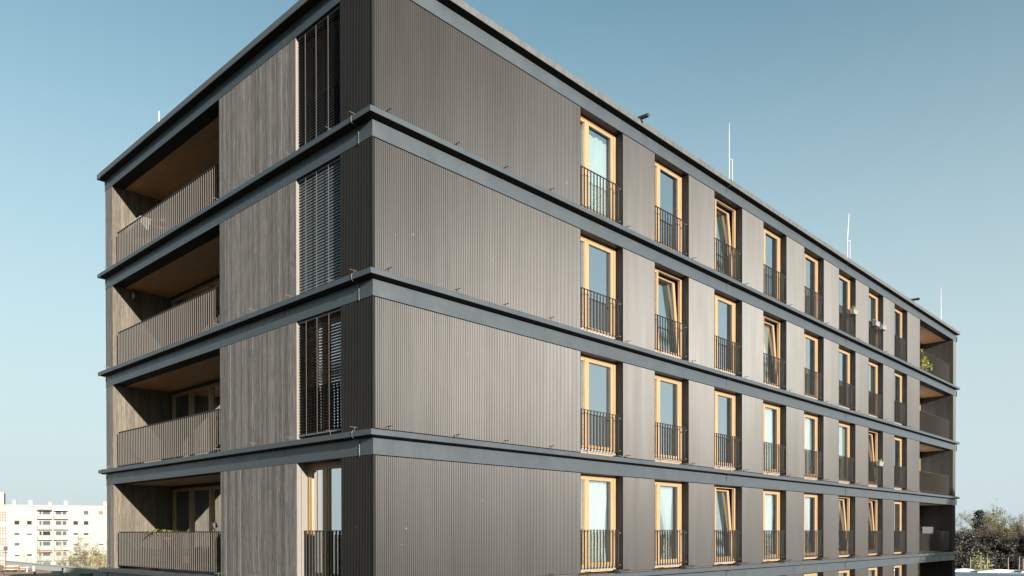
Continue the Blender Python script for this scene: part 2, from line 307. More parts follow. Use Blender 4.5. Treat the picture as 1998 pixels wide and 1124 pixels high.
for k in range(-1, 6):
    z = LV(k); roof = (k == 5); top = .045 if roof else 0.
    c = MB()
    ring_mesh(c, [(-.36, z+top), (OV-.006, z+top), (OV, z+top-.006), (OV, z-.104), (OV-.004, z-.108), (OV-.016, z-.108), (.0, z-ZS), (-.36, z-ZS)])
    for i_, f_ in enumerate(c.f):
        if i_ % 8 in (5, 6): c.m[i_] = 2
    # standing seams of the ledge sheets: small raised straps
    c.cm = 1
    for i in range(12):
        X = 1.75+STEP*i+(.02 if i % 2 else 0)
        if X < LX: c.box(X, X+.010, -OV-.002, -OV+.05, z-.107, z+top+.0025)
    for i in range(4):
        Y = 2.35+3.4*i; c.box(-OV-.002, -OV+.05, Y, Y+.010, z-.107, z+top+.0025)
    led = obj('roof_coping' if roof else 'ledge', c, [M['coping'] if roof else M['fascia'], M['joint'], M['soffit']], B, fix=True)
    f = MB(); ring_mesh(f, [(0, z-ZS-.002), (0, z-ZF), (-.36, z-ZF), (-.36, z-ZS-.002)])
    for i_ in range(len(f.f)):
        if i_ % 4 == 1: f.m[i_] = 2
    f.cm = 1
    for i in range(13):
        X = 1.28+STEP*.969*i
        f.box(X, X+.009, -.0022, .05, z-ZF-.001, z-ZS-.004)
    for i in range(4):
        Y = 3.1+3.27*i; f.box(-.0022, .05, Y, Y+.008, z-ZF-.001, z-ZS-.004)
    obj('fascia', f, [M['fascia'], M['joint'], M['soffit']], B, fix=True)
    s_ = MB(); s_.box(.37, LX-.37, .37, LY-.37, z-.444, z-.003); obj('floor_slab', s_, M['concrete'], B)
rf = MB(); rf.box(.37, LX-.37, .37, LY-.37, LV(5), LV(5)+.02); obj('roof', rf, M['gravel'], B)
bw = MB(); bw.box(.05, LX-.05, .05, LY-.05, -9.0, LV(-1)-ZF-.004); obj('base_wall', bw, M['panel'], B)

WAVE = .0068
def fins(mb, a, b, z0, z1):                # ribbed cladding on the right face: narrow fins with open grooves
    P = .05; n = max(1, round((b-a)/P)); P = (b-a)/n; N = 10; n0 = len(mb.v)
    for i in range(n*N+1):
        t = i/N; y = WAVE*(1-math.cos(2*math.pi*t)); x = a+t*P; mb.v += [(x, y, z0), (x, y, z1)]
    for i in range(n*N):
        q = n0+2*i; mb.f.append((q, q+2, q+3, q+1)); mb.m.append(0)
def saw(mb, a, b, z0, z1):                 # the strip round the corner: the same sheets seen on their shallow side
    P = .05; n = max(1, round((b-a)/P)); P = (b-a)/n; N = 10; n0 = len(mb.v)
    for i in range(n*N+1):
        t = i/N; x = WAVE*(1-math.cos(2*math.pi*t)); y = a+t*P; mb.v += [(x, y, z0), (x, y, z1)]
    for i in range(n*N):
        q = n0+2*i; mb.f.append((q, q+1, q+3, q+2)); mb.m.append(0)

def boards(name, mb_axis, a, b, z0, z1, face, depth, m, parent, flip=1):
    """Separate vertical boards with hair-line gaps; face = coordinate of the outer surface."""
    mb = MB(); P = .125 if 'x' in mb_axis else .115
    i0 = math.floor(a/P); t = i0*P
    while t < b-1e-6:
        l = max(a, t); r_ = min(b, t+P-.0035); j = rnd.uniform(0, .0035)
        if r_-l > .004:
            if mb_axis == 'y': mb.box(face+j, face+depth, l, r_, z0, z1)
            elif mb_axis == 'x': mb.box(l, r_, face+flip*j if flip > 0 else face-depth, face+depth if flip > 0 else face-j, z0, z1)
            else: mb.box(face+j, face+depth, l, r_, z0, z1)
        t += P
    return obj(name, mb, m, parent)

def railing_right(X, z):
    r_ = MB(); n = 13; x0, x1 = X+.075, X+1.605
    for i in range(n):
        x = x0+(x1-x0)*i/(n-1); r_.box(x-.004, x+.004, .032, .068, z+.13, z+1.10)
    r_.box(x0-.004, x1+.004, .040, .060, z+.165, z+.175)
    for zz in (z+.2, z+1.03):
        r_.box(x1+.004, X+1.722, .04, .06, zz-.012, zz+.012); r_.box(X-.002, x0-.004, .04, .06, zz-.012, zz+.012)
    o = obj('window_railing', r_, M['rail_dark'], B)
    t = MB(); t.box(x0-.006, x1+.006, .030, .070, z+1.1003, z+1.111); obj('handrail', t, M['rail_dark'], o)
    bl = MB()
    for zz in (z+.2, z+1.03): bl.lathe((x1+.05, .034, zz), [(.012, -.015), (.016, -.01), (.016, .01), (.012, .015)], 8)
    obj('fixing_bolt', bl, M['steel'], o)

def window_right(X, z, tilted):
    f = MB(); y0, y1 = .22, .30
    f.box(X+.002, X+.075, y0, y1, z+.05, z+2.490)
    f.box(X+1.645, X+1.718, y0, y1, z+.05, z+2.490)
    f.box(X+.075, X+1.645, y0+.001, y1, z+2.425, z+2.489)
    f.box(X+.075, X+1.645, y0+.001, y1, z+.05, z+.10)
    f.box(X+.075, X+1.645, y0+.02, y1, z+.10, z+.19)
    f.box(X+.433, X+.500, y0+.002, y1, z+.19, z+2.425)
    f.box(X+.075, X+.115, y0+.014, y1, z+.19, z+2.425)
    f.box(X+.115, X+.433, y0+.014, y1, z+.19, z+.25); f.box(X+.115, X+.433, y0+.014, y1, z+2.36, z+2.425)
    o = obj('window', f, M['wood'], B)
    if tilted: o['label'] = 'window with its sash tilted open inwards at the top'
    p = MB(); p.pane(X+.115, X+.433, y0+.045, y0+.051, z+.25, z+2.36); obj('side_pane', p, GL, o)
    sl_ = MB(); sl_.box(X+.09, X+1.62, y0-.022, y0+.018, z+.105, z+.185); obj('window_sill', sl_, M['sill'], o)
    def tr(mb):                             # tilt about the bottom edge, top moving into the room
        a = R(4.4)
        mb.v = [(x, (y-(y0+.03))*math.cos(a)+(q-(z+.2))*math.sin(a)+y0+.03+.01, (q-(z+.2))*math.cos(a)-(y-(y0+.03))*math.sin(a)+z+.2) for x, y, q in mb.v]
    s = MB(); a, b, c, d = X+.502, X+1.643, z+.192, z+2.423
    s.box(a, a+.108, y0+.012, y1+.01, c, d); s.box(b-.121, b, y0+.012, y1+.01, c, d)
    s.box(a+.108, b-.121, y0+.012, y1+.01, c, c+.09); s.box(a+.108, b-.121, y0+.012, y1+.01, d-.065, d)
    s.cm = 1
    s.box(a+.108, a+.118, y0+.020, y0+.05, c+.09, d-.065); s.box(b-.139, b-.121, y0+.02, y0+.05, c+.09, d-.065)
    s.box(a+.118, b-.139, y0+.020, y0+.05, d-.085, d-.065)
    q = MB(); q.pane(a+.118, b-.139, y0+.042, y0+.048, c+.09, d-.085)
    if tilted: tr(s); tr(q)
    obj('window_sash', s, [M['wood'], M['black']], o)
    obj('pane', q, GL, o)
    v = MB(); v.box(X+1.722, X+1.732, .004, .30, z+.03, z+2.498); v.box(X-.012, X-.002, .004, .30, z+.03, z+2.498)
    v.box(X, X+1.72, .006, .218, z+2.491, z+2.4995)
    obj('window_reveal', v, M['dark'], o)
    k_ = MB(); k_.box(X+1.585, X+1.7185, .02, .19, z+.004, z+.085); k_.box(X+1.60, X+1.69, -.03, .02, z+.02, z+.06); obj('drain_box', k_, M['black'], o)

ROWN = {4: 'top storey', 3: 'second storey from top', 2: 'third storey from top', 1: 'fourth storey from top', 0: 'storey cut by bottom edge'}
COLN = ['first', 'second', 'third', 'fourth', 'fifth', 'sixth', 'seventh', 'eighth']
TILT = {(4, 2), (3, 1), (3, 3), (2, 6), (1, 2), (1, 5), (1, 6)}
for row in range(-1, 5):
    z = LV(row); zt = z+H-ZF
    spans = [(.03, OP[0])]+[(OP[i]+OW, OP[i+1] if i < 7 else LOG0) for i in range(8)]
    for i, (a, b) in enumerate(spans):
        p = MB(); a2, b2 = a+(.012 if i else .0), b-.012
        z0 = z+.045
        fins(p, a2+.014, b2-.012, z0, zt-.018)
        po = obj('ribbed_panel', p, M['panel'], B, smooth=True)
        p = MB(); p.box(a2, a2+.0138, -.003, .062, z0, zt-.017); obj('edge_trim', p, M['panel'], po); p = MB(); p.box(b2-.0118, b2, -.003, .062, z0, zt-.017); obj('edge_trim', p, M['panel'], po)
    w = MB()
    for q in [(a+.034, b-.034, .066, .355) for a, b in spans]+[(.07, .355, .36, LW0-.02), (.07, .355, LW1+.03, LL0-.12), (LLD+.03, LLD+.2, LL0, LL0+.3), (LOG0+.002, LOG0+.1, .36, 4)]:
        w = MB(); w.box(*q, z, zt+.001); obj('wall_core', w, M['backing'], B)
    ct = MB(); ct.box(-.003, .029, -.003, .029, z+.02, zt-.015); ct.box(.004, .03, LW0-.028, LW0-.001, z+.02, zt-.01)
    obj('corner_trim', ct, M['panel'], B)
    s = MB(); saw(s, .031, LW0-.03, z+.03, zt-.012); obj('ribbed_panel', s, M['panel'], B, smooth=True)
    # left face: board panel, end post, loggia
    boards('board_panel', 'y', LW1, LL0, z+.02, zt-.006, .004, .058, M['planks_y'], B)
    e = MB(); e.box(.007, .105, LW1-.012, LW1-.001, z+.02, zt-.006); e.box(.118, .262, LW1-.006, LW1+.02, z+.02, zt-.006); obj('panel_edge', e, M['edge'], B)
    boards('end_post', 'y', LL1+.012, LY-.002, z+.004, zt-.006, .004, .05, M['planks_y'], B)
    boards('loggia_wall', 'x', .006, LLD-.004, z+.004, zt-.003, LL1, .05, M['planks_x'], B)
    sw = MB(); sw.box(.066, LLD, LL0-.09, LL0-.002, z+.004, zt-.003); obj('loggia_wall', sw, M['planks_x'], B)
    ew = MB(); ew.box(.06, LX-.06, LL1+.06, LY-.004, z+.0, zt); obj('end_wall', ew, M['backing'], B)
    ce = MB(); ce.box(.362, LLD+.1, LL0-.05, LL1+.05, zt+.003, zt+.02); obj('loggia_ceiling', ce, M['ceil'], B)
    # back of the left loggia: window band
    y0 = 12.74; x0 = LLD
    for i in range(5):
        y1 = y0-1.30
        if y1 < LL0: break
        f = MB()
        f.box(x0, x0+.08, y0-.07, y0, z+.02, z+2.40); f.box(x0, x0+.08, y1, y1+.07, z+.02, z+2.40)
        f.box(x0, x0+.08, y1+.07, y0-.07, z+2.32, z+2.40); f.box(x0, x0+.08, y1+.07, y0-.07, z+.02, z+.12)
        f.box(x0+.015, x0+.08, y0-.14, y0-.07, z+.12, z+2.32); f.box(x0+.015, x0+.08, y1+.07, y1+.14, z+.12, z+2.32)
        o = obj('loggia_window', f, M['wood'], B)
        q = MB(); q.pane(x0+.04, x0+.046, y1+.14, y0-.14, z+.12, z+2.32); obj('pane', q, GL, o)
        y0 = y1-.004
    h = MB(); h.box(LLD, LLD+.12, LL0, LL1, z+2.402, zt); h.box(LLD, LLD+.12, y0+.0, y0+.002, z, z+2.4); h.box(LLD, LLD+.12, LL0, y0-.002, z, z+2.4); h.box(LLD, LLD+.12, 12.742, LL1, z, z+2.4)
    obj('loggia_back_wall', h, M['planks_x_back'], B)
    # railing of the left loggia
    r_ = MB(); ya, yb = LL0+.06, 12.62; n = 56
    for i in range(n):
        y = ya+(yb-ya)*i/(n-1); r_.box(.080, .120, y-.005, y+.005, z+.085, z+1.075)
    r_.box(.09, .11, ya, yb, z+.11, z+.12)
    ro = obj('loggia_railing', r_, M['rail'], B)
    t = MB(); t.box(.072, .128, ya-.05, yb+.006, z+1.0753, z+1.085); obj('handrail', t, M['rail'], ro)
    # right loggia
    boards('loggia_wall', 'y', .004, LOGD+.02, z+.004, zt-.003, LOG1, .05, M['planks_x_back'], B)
    pw = MB(); fins(pw, LOG1+.014, LX-.014, z+.02, zt-.01); po = obj('ribbed_panel', pw, M['panel'], B, smooth=True); pw = MB(); pw.box(LOG1, LOG1+.0138, -.003, .003, z+.02, zt-.01); obj('edge_trim', pw, M['panel'], po); pw = MB(); pw.box(LX-.0138, LX-.002, -.003, .06, z+.02, zt-.01); obj('edge_trim', pw, M['panel'], po)
    ew = MB(); ew.box(LOG1+.055, LX-.003, .066, LY-.6, z, zt); obj('end_wall', ew, M['backing'], B)
    ce = MB(); ce.box(LOG0, LOG1+.03, .362, LOGD+.1, zt+.003, zt+.02); obj('loggia_ceiling', ce, M['ceil'], B)
    f = MB(); x1 = LOG1-.01
    for xa, xb in ((x1-1.5, x1), (x1-3.1, x1-1.55)):
        f.box(xa, xa+.07, LOGD, LOGD+.08, z+.02, z+2.3); f.box(xb-.10, xb, LOGD, LOGD+.08, z+.02, z+2.3); f.box(xa+.07, xb-.10, LOGD, LOGD+.08, z+2.2, z+2.3); f.box(xa+.07, xb-.10, LOGD, LOGD+.08, z+.02, z+.12)
    o = obj('loggia_window', f, M['wood'], B)
    q = MB(); q.pane(x1-1.43, x1-.10, LOGD+.04, LOGD+.046, z+.12, z+2.2); q.pane(x1-3.03, x1-1.65, LOGD+.04, LOGD+.046, z+.12, z+2.2); obj('pane', q, GL, o)
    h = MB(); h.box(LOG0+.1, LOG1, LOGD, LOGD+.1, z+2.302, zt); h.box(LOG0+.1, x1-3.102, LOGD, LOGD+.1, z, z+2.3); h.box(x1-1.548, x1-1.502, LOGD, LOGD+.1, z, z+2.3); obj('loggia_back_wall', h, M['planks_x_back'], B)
    r_ = MB(); n = 46; xa, xb = LOG0+.06, LOG1-.36
    for i in range(n):
        x = xa+(xb-xa)*i/(n-1); r_.box(x-.004, x+.004, .083, .117, z+.085, z+1.075)
    r_.box(xa, xb, .09, .11, z+.11, z+.12)
    ro = obj('loggia_railing', r_, M['rail'], B)
    t = MB(); t.box(xa-.05, xb+.006, .078, .122, z+1.0753, z+1.085); obj('handrail', t, M['rail'], ro)
    # rooms
    iw = MB()
    for i in range(9):
        X = 6.18+STEP*i-.75
        if X < LOG0: iw.box(X-.05, X+.05, .356, 4.4, z, zt)
    iw.box(.36, LX-.36, 4.4, 4.5, z, zt) if row >= -1 else None
    iw.box(3.0, 3.1, .356, 4.4, z, zt); iw.box(5.0, 5.1, 4.5, LL1+.06, z, zt)
    obj('room_wall', iw, M['plaster'], B)
    if row < 0: continue
    for i, X in enumerate(OP):
        window_right(X, z, (row, i) in TILT); railing_right(X, z)
    # window beside the corner on the left face
    f = MB(); x0, x1 = .26, .34; ya, yb = LW0+.01, LW1-.002
    f.box(x0, x1, ya, ya+.07, z+.05, z+2.49); f.box(x0, x1, yb-.085, yb, z+.05, z+2.49)
    f.box(x0, x1, ya+.07, yb-.085, z+2.42, z+2.489); f.box(x0, x1, ya+.07, yb-.085, z+.05, z+.13)
    f.box(x0+.012, x1, yb-.145, yb-.085, z+.13, z+2.42); f.box(x0+.012, x1, yb-.145-.42, yb-.145, z+2.35, z+2.42); f.box(x0+.012, x1, yb-.145-.42, yb-.145, z+.13, z+.2)
    f.box(x0, x1, 1.93, 2.03, z+.13, z+2.42); f.box(x0+.012, x1, 2.03, 2.095, z+.13, z+2.42)
    f.box(x0+.012, x1, 1.87, 1.93, z+.13, z+2.42); f.box(x0+.012, x1, ya+.07, ya+.13, z+.13, z+2.42); f.box(x0+.012, x1, ya+.13, 1.87, z+2.35, z+2.42); f.box(x0+.012, x1, ya+.13, 1.87, z+.13, z+.2)
    o = obj('corner_window', f, M['wood'], B)
    q = MB(); q.pane(x0+.045, x0+.051, 2.095, yb-.145, z+.2, z+2.35); obj('side_pane', q, GL, o)
    q = MB(); q.pane(x0+.045, x0+.051, ya+.13, 1.87, z+.2, z+2.35); obj('pane', q, GL, o)
    v = MB(); v.box(.034, .30, LW0-.001, LW0+.008, z+.03, zt-.002); v.box(.006, .258, LW0+.01, LW1-.014, zt-.010, zt-.0015); obj('window_reveal', v, M['dark'], o)
    r_ = MB(); n = 13; ya, yb = LW0+.07, LW1-.10
    for i in range(n):
        y = ya+(yb-ya)*i/(n-1); r_.box(.155, .190, y-.004, y+.004, z+.10, z+1.08)
    r_.box(.16, .185, ya, yb, z+.13, z+.14)
    ro = obj('window_railing', r_, M['rail_dark'], B); t = MB(); t.box(.152, .193, ya-.05, yb+.05, z+1.0803, z+1.09); obj('handrail', t, M['rail'], ro)
    if row in (2, 3, 4):
        b = MB(); pit = .062; zz = z+.16 if row == 2 else z+.06; hw = .042
        tl = {4: R(44), 3: R(66), 2: R(10)}[row]
        while zz < z+2.44:
            c, s_ = math.cos(tl)*hw, math.sin(tl)*hw
            ax = Vector((c, 0, s_)); up = Vector((-s_, 0, c)).normalized()
            # slightly cambered slat: two long faces meeting in a ridge
            y_a, y_b = LW0+.03, LW1-.02
            pts = [Vector((.088, 0, zz))+ax*t_+up*hgt for t_, hgt in ((-1, 0), (-.5, .004), (0, .0055), (.5, .004), (1, 0))]
            for p_, q_ in zip(pts[:-1], pts[1:]): b.face([(p_.x, y_a, p_.z), (q_.x, y_a, q_.z), (q_.x, y_b, q_.z), (p_.x, y_b, p_.z)])
            zz += pit
        b.box(.05, .126, LW0+.03, LW1-.02, z+.10 if row == 2 else z+.02, z+.13 if row == 2 else z+.045); b.box(.05, .14, LW0+.02, LW1-.015, z+2.45, z+2.488)
        bo = obj('venetian_blind', b, M['blind'], B); bo['label'] = {4: 'black venetian blind with open slats', 3: 'venetian blind with slats closed, reflecting the sky', 2: 'half-open venetian blind with window seen behind'}[row]
        cdm = MB()
        for y in (2.33, 1.93, 1.50): cdm.box(.034, .040, y-.006, y+.006, z+.1, z+2.45)
        obj('blind_tape', cdm, M['cord'], bo)

# small brackets along the ledges, lightning conductor loops, drain spouts
def bracket(p, d, m):
    b = MB(); p = Vector(p); d = Vector(d); s = Vector((-d.y, d.x, 0))
    b.obox(p+d*.055+Vector((0, 0, .085)), d*.085, s*.005, Vector((0, 0, .006)))
    b.obox(p+d*.04+Vector((0, 0, .04)), d*.006, s*.006, Vector((0, 0, .042)))
    b.obox(p+d*.04+Vector((0, 0, .004)), d*.03, s*.022, Vector((0, 0, .003)))
    obj('ledge_bracket', b, m, B)
for k in range(0, 5):
    z = LV(k)
    for X in (.28, 2.02, 3.45, 4.95): bracket((X, -.06, z), (0, -1, 0), M['dark'])
    for i, X in enumerate(OP):
        bracket((X+1.80, -.05, z), (.35, -.94, 0), M['dark'])
        if i < 4: bracket((X+.12, -.05, z), (.5, -.87, 0), M['dark'])
    for Y in (.45, 1.25, 2.75, 4.25, 5.95, 12.95): bracket((-.06, Y, z), (-1, 0, 0), M['rail'])
def loop(p, d, z, top):
    p = Vector(p); d = Vector(d); e = .008; w = MB()
    P = lambda o, q: p+d*o+Vector((0, 0, z+q))
    w.tube([P(OV-.10, top+e), P(OV-.01, top+e), P(OV+e, top-.012), P(OV+e, -.10), P(OV-.012, -.122), P(.06, -ZS-.012), P(.008, -ZS-.03), P(.008, -ZF+.01), P(.008, -ZF-.03)], .0075, 6)
    obj('conductor_wire', w, M['steel'], B, smooth=True)
for k in range(1, 6):
    t = .045 if k == 5 else 0
    loop((0, .42, 0), (-1, 0, 0), LV(k), t); loop((0, LY-.02, 0), (-1, 0, 0), LV(k), t)
    for X in (13.35, 23.0): loop((X, 0, 0), (0, -1, 0), LV(k), t)
for x, y in ((1243, 231), (1778, 583)):
    p = on_y(x, y+3, -.05); s = MB(); s.tube([p+Vector((0, .35, .03)), p+Vector((0, -.36, 0))], .055, 12); s.cm = 1; obj('roof_spout', s, [M['black'], M['dark']], B)

# ---------------------------------------------------------------- lightning rods on the roof
def rod(x, ytop, yjoint, ybot, Y, r0, side, lab, lean=0, fat=1.):
    foot = on_y(x, ybot, Y); base = Vector((foot.x, foot.y, LV(5)+.02)); mid = on_y(x, yjoint, Y); tp = on_y(x+lean, ytop, Y)
    t = empty('lightning_rod', base, lab, 'lightning rod', 'lightning rods on the flat roof')
    p = MB(); p.tube([base, mid-Vector((0, 0, .04)), mid], [r0, r0, r0*.9], 8); obj('mast', p, M['white'], t)
    p = MB(); p.tube([mid-Vector((0, 0, .02)), mid.lerp(tp, .5), tp], [r0*.75*fat, r0*.7*fat, r0*.45*fat], 8); obj('tip', p, M['white'], t)
    f = MB(); f.lathe(base, [(.2, 0), (.2, .08), (.05, .1)], 14); obj('foot', f, M['concrete'], t)
    if side:
        q = MB(); b2 = on_y(x+side[0], yjoint+side[1], Y); q.tube([Vector((b2.x, b2.y, base.z)), b2], r0*.65, 6); q.tube([mid-Vector((0, 0, .1)), b2-Vector((0, 0, .03))], r0*.5, 6); obj('side_rod', q, M['white'], t)
rod(1423, 240, 303, 348, 2.6, .013, (6, 8), 'tall pale lightning rod with a side rod, above the fourth window of the top storey')
rod(1653.5, 417, 465, 500, 2.2, .016, (5, 4), 'slightly leaning lightning rod with a thick upper half, right of the middle of the roof', 3, 1.5)
rod(1836, 560, 600, 622, 1.6, .018, None, 'single short rod without side rod near the right end of the roof')
def rod_left(x, ytop, ybot, X):
    b = on_x(x, ybot+20, X); b.z = LV(5)+.02; tp = on_x(x, ytop, X)
    t = empty('lightning_rod', b, 'thin pale rod rising above the left-hand roof edge', 'lightning rod', 'lightning rods on the flat roof')
    p = MB(); p.tube([b, tp], [.014, .01], 8); obj('mast', p, M['white'], t); f = MB(); f.lathe(b, [(.2, 0), (.2, .08), (.05, .1)], 14); obj('foot', f, M['concrete'], t)
rod_left(310, 217, 234, .8)

# ---------------------------------------------------------------- curtains behind the windows
CURT = {(4,0):('c_white','full'), (2,3):('c_white','full'), (2,4):('c_white','full'), (2,5):('c_white','right'), (1,0):('c_white','left'), (1,1):('c_white','tied'),
        (1,2):('c_teal','right'), (1,3):('c_white','left'), (1,4):('c_white','tied'), (1,5):('c_white','left'), (3,1):('c_teal','right'), (4,2):('c_teal','right'),
        (3,3):('c_white','left'), (3,6):('c_beige','right'), (4,6):('c_green','right'), (0,5):('c_white','full'), (0,6):('c_white','full'), (0,1):('c_white','full'), (1,6):('c_beige','right'), (2,6):('c_beige','right'), (1,7):('c_yellow','right')}
CN = {'c_white': 'white', 'c_teal': 'grey-green', 'c_beige': 'beige', 'c_green': 'olive-green', 'c_yellow': 'ochre'}
CS = {'full': 'drawn across', 'right': 'bunched beside', 'left': 'half across', 'tied': 'tied back in'}
for (row, ci), (cm, st) in CURT.items():
    X = OP[ci]; z = LV(row); rr = random.Random(row*31+ci*7); c = MB(); nu, nv = 64, 16; ph = rr.uniform(0, 6)
    top = 2.38 if (row, ci) != (4, 0) else 2.27; CYB = .56 if (row, ci) in TILT else .385
    V = []
    for j in range(nv+1):
        t = j/nv; zz = z+.1+(top-.1)*t
        if st == 'full': a, b = .10, 1.60
        elif st == 'left': a, b = .10, 1.62-.22*math.sin(math.pi*t)*(1-t)
        elif st == 'right': a, b = 1.0, 1.66
        else:
            k = abs(t-.32); pinch = min(1, (k/.55)**1.2) if t > .32 else min(1, .2+k*1.4)
            a, b = 1.14-.42*pinch, 1.34+.14*pinch
        for i in range(nu+1):
            u = i/nu; x = a+(b-a)*u
            y = CYB+.022*math.sin(u*44+ph+.6*math.sin(t*2+ph))+.012*math.sin(u*97+ph*2)+.02*math.sin(u*13+t*1.5)
            scal = .02*abs(math.sin(u*44)) if j == nv and (row, ci) == (4, 0) else 0
            V.append((X+x, y, zz-scal))
    c.v = V
    for j in range(nv):
        for i in range(nu):
            q = j*(nu+1)+i; c.f.append((q, q+1, q+nu+2, q+nu+1)); c.m.append(0)
    o = obj('curtain', c, M[cm], None, smooth=True); rebase(o, (X+.86, CYB, z+.1))
    tag(o, f'{CN[cm]} curtain {CS[st]} {COLN[ci]} window from corner, {ROWN[row]}', 'curtain', 'curtains behind the windows')

# ---------------------------------------------------------------- flower boxes on the railings
M['leaf_box'] = leaf_mat('balcony_leaves', (.05, .08, .015), (.15, .18, .03)); M['pot'] = mat('grey_planter_plastic', (.10, .10, .10), .55)
def flower_box(X, z, lab, leaves, yaw=0., roll=0.):
    t = empty('flower_box', (X, -.02, z+1.06), lab, 'flower box', 'flower boxes hung on the window railings')
    b = MB(); w, hgt = .24, .19
    for (x0, x1, y0, y1, z0, z1) in ((-w, w, -.17, .0, -.13, -.11),):
        pass
    tl = [(-w, -.18), (w, -.18), (w, .0), (-w, .0)]; bl = [(-w*.86, -.155), (w*.86, -.155), (w*.86, -.025), (-w*.86, -.025)]
    T = lambda x, y, q: (X+x, -.02+y+.0, z+1.06+q)
    o_top = [T(x, y, .06) for x, y in tl]; o_bot = [T(x, y, -.13) for x, y in bl]; rim = [T(x*.93, -.09+(y+.09)*.86, .06) for x, y in tl]; soil = [T(x*.93, -.09+(y+.09)*.86, .03) for x, y in tl]
    b.face(o_bot[::-1])
    for i in range(4):
        j = (i+1) % 4; b.face([o_bot[i], o_bot[j], o_top[j], o_top[i]]); b.face([o_top[i], o_top[j], rim[j], rim[i]]); b.face([rim[i], rim[j], soil[j], soil[i]])
    b.box(X-w-.012, X+w+.012, -.21, -.195, z+1.10, z+1.125)
    obj('planter', b, M['pot'], t)
    s = MB(); s.face(soil); obj('soil', s, M['black'], t)
    k = MB()
    for sx in (-.16, .16): k.tube([T(sx, -.19, .05), T(sx, .03, .085), T(sx, .10, .08), T(sx, .10, .02)], .008, 6); k.tube([T(sx, -.165, -.12), T(sx, .06, -.135)], .008, 6)
    obj('hook', k, M['black'], t)
    if leaves:
        r_ = random.Random(int(X*100)); l = MB()
        for i in range(leaves):
            p = Vector(T(r_.uniform(-w*.8, w*.8), r_.uniform(-.15, -.03), .04)); d = Vector((r_.uniform(-1, 1), r_.uniform(-1, .6), r_.uniform(.4, 1.6))).normalized()*r_.uniform(.08, .2); s_ = d.cross(Vector((r_.random(), r_.random(), .2))).normalized()*.02
            l.face([p, p+d*.5+s_, p+d, p+d*.5-s_])
        obj('plant', l, M['leaf_box'], t)
flower_box(OP[5]+1.25, LV(4), 'grey flower box with a green tuft on the sixth railing from the corner, top storey', 40)
flower_box(OP[6]+.52, LV(4), 'left of the two grey flower boxes on the seventh railing, top storey', 6)
flower_box(OP[6]+1.36, LV(4), 'right of the two grey flower boxes on the seventh railing, top storey', 6)
flower_box(OP[6]+1.0, LV(2), 'lone grey flower box below the tilted window, third storey from the top', 5)

# ---------------------------------------------------------------- things on the loggias
def leafball(mb, c, rx, ry, rz, n, size, rr, droop=0.):
    for i in range(n):
        a = rr.uniform(0, 6.283); q = rr.uniform(-1, 1); rad = rr.random()**.4
        p = Vector((c[0]+rx*rad*math.sqrt(1-q*q)*math.cos(a), c[1]+ry*rad*math.sqrt(1-q*q)*math.sin(a), c[2]+rz*rad*q))
        d = Vector((rr.gauss(0, 1), rr.gauss(0, 1), rr.gauss(0, 1)-droop)).normalized(); s = d.orthogonal().normalized()
        s = Matrix.Rotation(rr.uniform(0, 6.28), 3, d) @ s; L_ = size*rr.uniform(.6, 1.4)
        mb.face([p-s*L_*.5, p+d*L_, p+s*L_*.5, p-d*L_*.3])
# fern in a pot, fourth storey
M['fern'] = leaf_mat('fern_fronds', (.06, .085, .012), (.19, .18, .03)); M['terra'] = mat('terracotta', (.17, .05, .02), .8)
def fern(y, x, z, lab, n, Ln, seed):
    t = empty('potted_fern', (x, y, z), lab, 'potted plant', 'plants on the loggias'); p = MB()
    p.lathe((x, y, z), [(.09, .0), (.14, .26), (.155, .26), (.155, .3), (.13, .3), (.12, .27)], 16)
    stand = .62
    p.v = [(a, b, c+stand) for a, b, c in p.v]; obj('pot', p, M['terra'], t, smooth=True)
    st = MB()
    for sx, sy in ((-1, -1), (1, -1), (1, 1), (-1, 1)): st.tube([(x+.13*sx, y+.13*sy, z), (x+.10*sx, y+.10*sy, z+stand)], .012, 6)
    st.lathe((x, y, z+stand-.02), [(.15, 0), (.15, .02)], 16); obj('plant_stand', st, M['black'], t)
    l = MB(); rr = random.Random(seed)
    for i in range(n):
        a = rr.uniform(0, 6.28); d = Vector((math.cos(a), math.sin(a), 0)); base = Vector((x, y, z+stand+.28)); lift = rr.uniform(.5, 1.3); sl_ = rr.uniform(.6, 1)*Ln
        prev = None
        for j in range(9):
            q = j/8; c = base+d*sl_*q+Vector((0, 0, lift*sl_*(q-.85*q*q)*1.3)); w = .05*math.sin(math.pi*min(1, q*.9+.1)); s = Vector((-d.y, d.x, 0))
            if prev: l.face([prev[0]-s*prev[1], c-s*w, c, prev[0]]); l.face([prev[0], c, c+s*w, prev[0]+s*prev[1]])
            prev = (c, w)
    obj('fronds', l, M['fern'], t)
fern(10.1, .42, 0, 'leafy fern in a pot behind the railing of the lowest full left-hand loggia', 44, .62, 3)
# red watering can beside it
def watering_can(x, y, z, lab):
    t = empty('watering_can', (x, y, z), lab, 'watering can'); b = MB(); b.lathe((x, y, z), [(.13, 0), (.14, .02), (.12, .26), (.10, .28)], 16); obj('can_body', b, M['orange'], t, smooth=True)
    s = MB(); s.tube([(x, y-.10, z+.06), (x, y-.3, z+.26), (x, y-.36, z+.33)], [.025, .016, .03], 10); obj('spout', s, M['orange'], t, smooth=True)
    h = MB(); h.tube([(x, y+.11, z+.06), (x, y+.22, z+.16), (x, y+.18, z+.32), (x, y+.04, z+.36), (x, y-.05, z+.28)], .012, 8); obj('handle', h, M['orange'], t, smooth=True)
watering_can(.45, 10.95, 0, 'red watering can on the floor behind the railing, lowest full left-hand loggia')
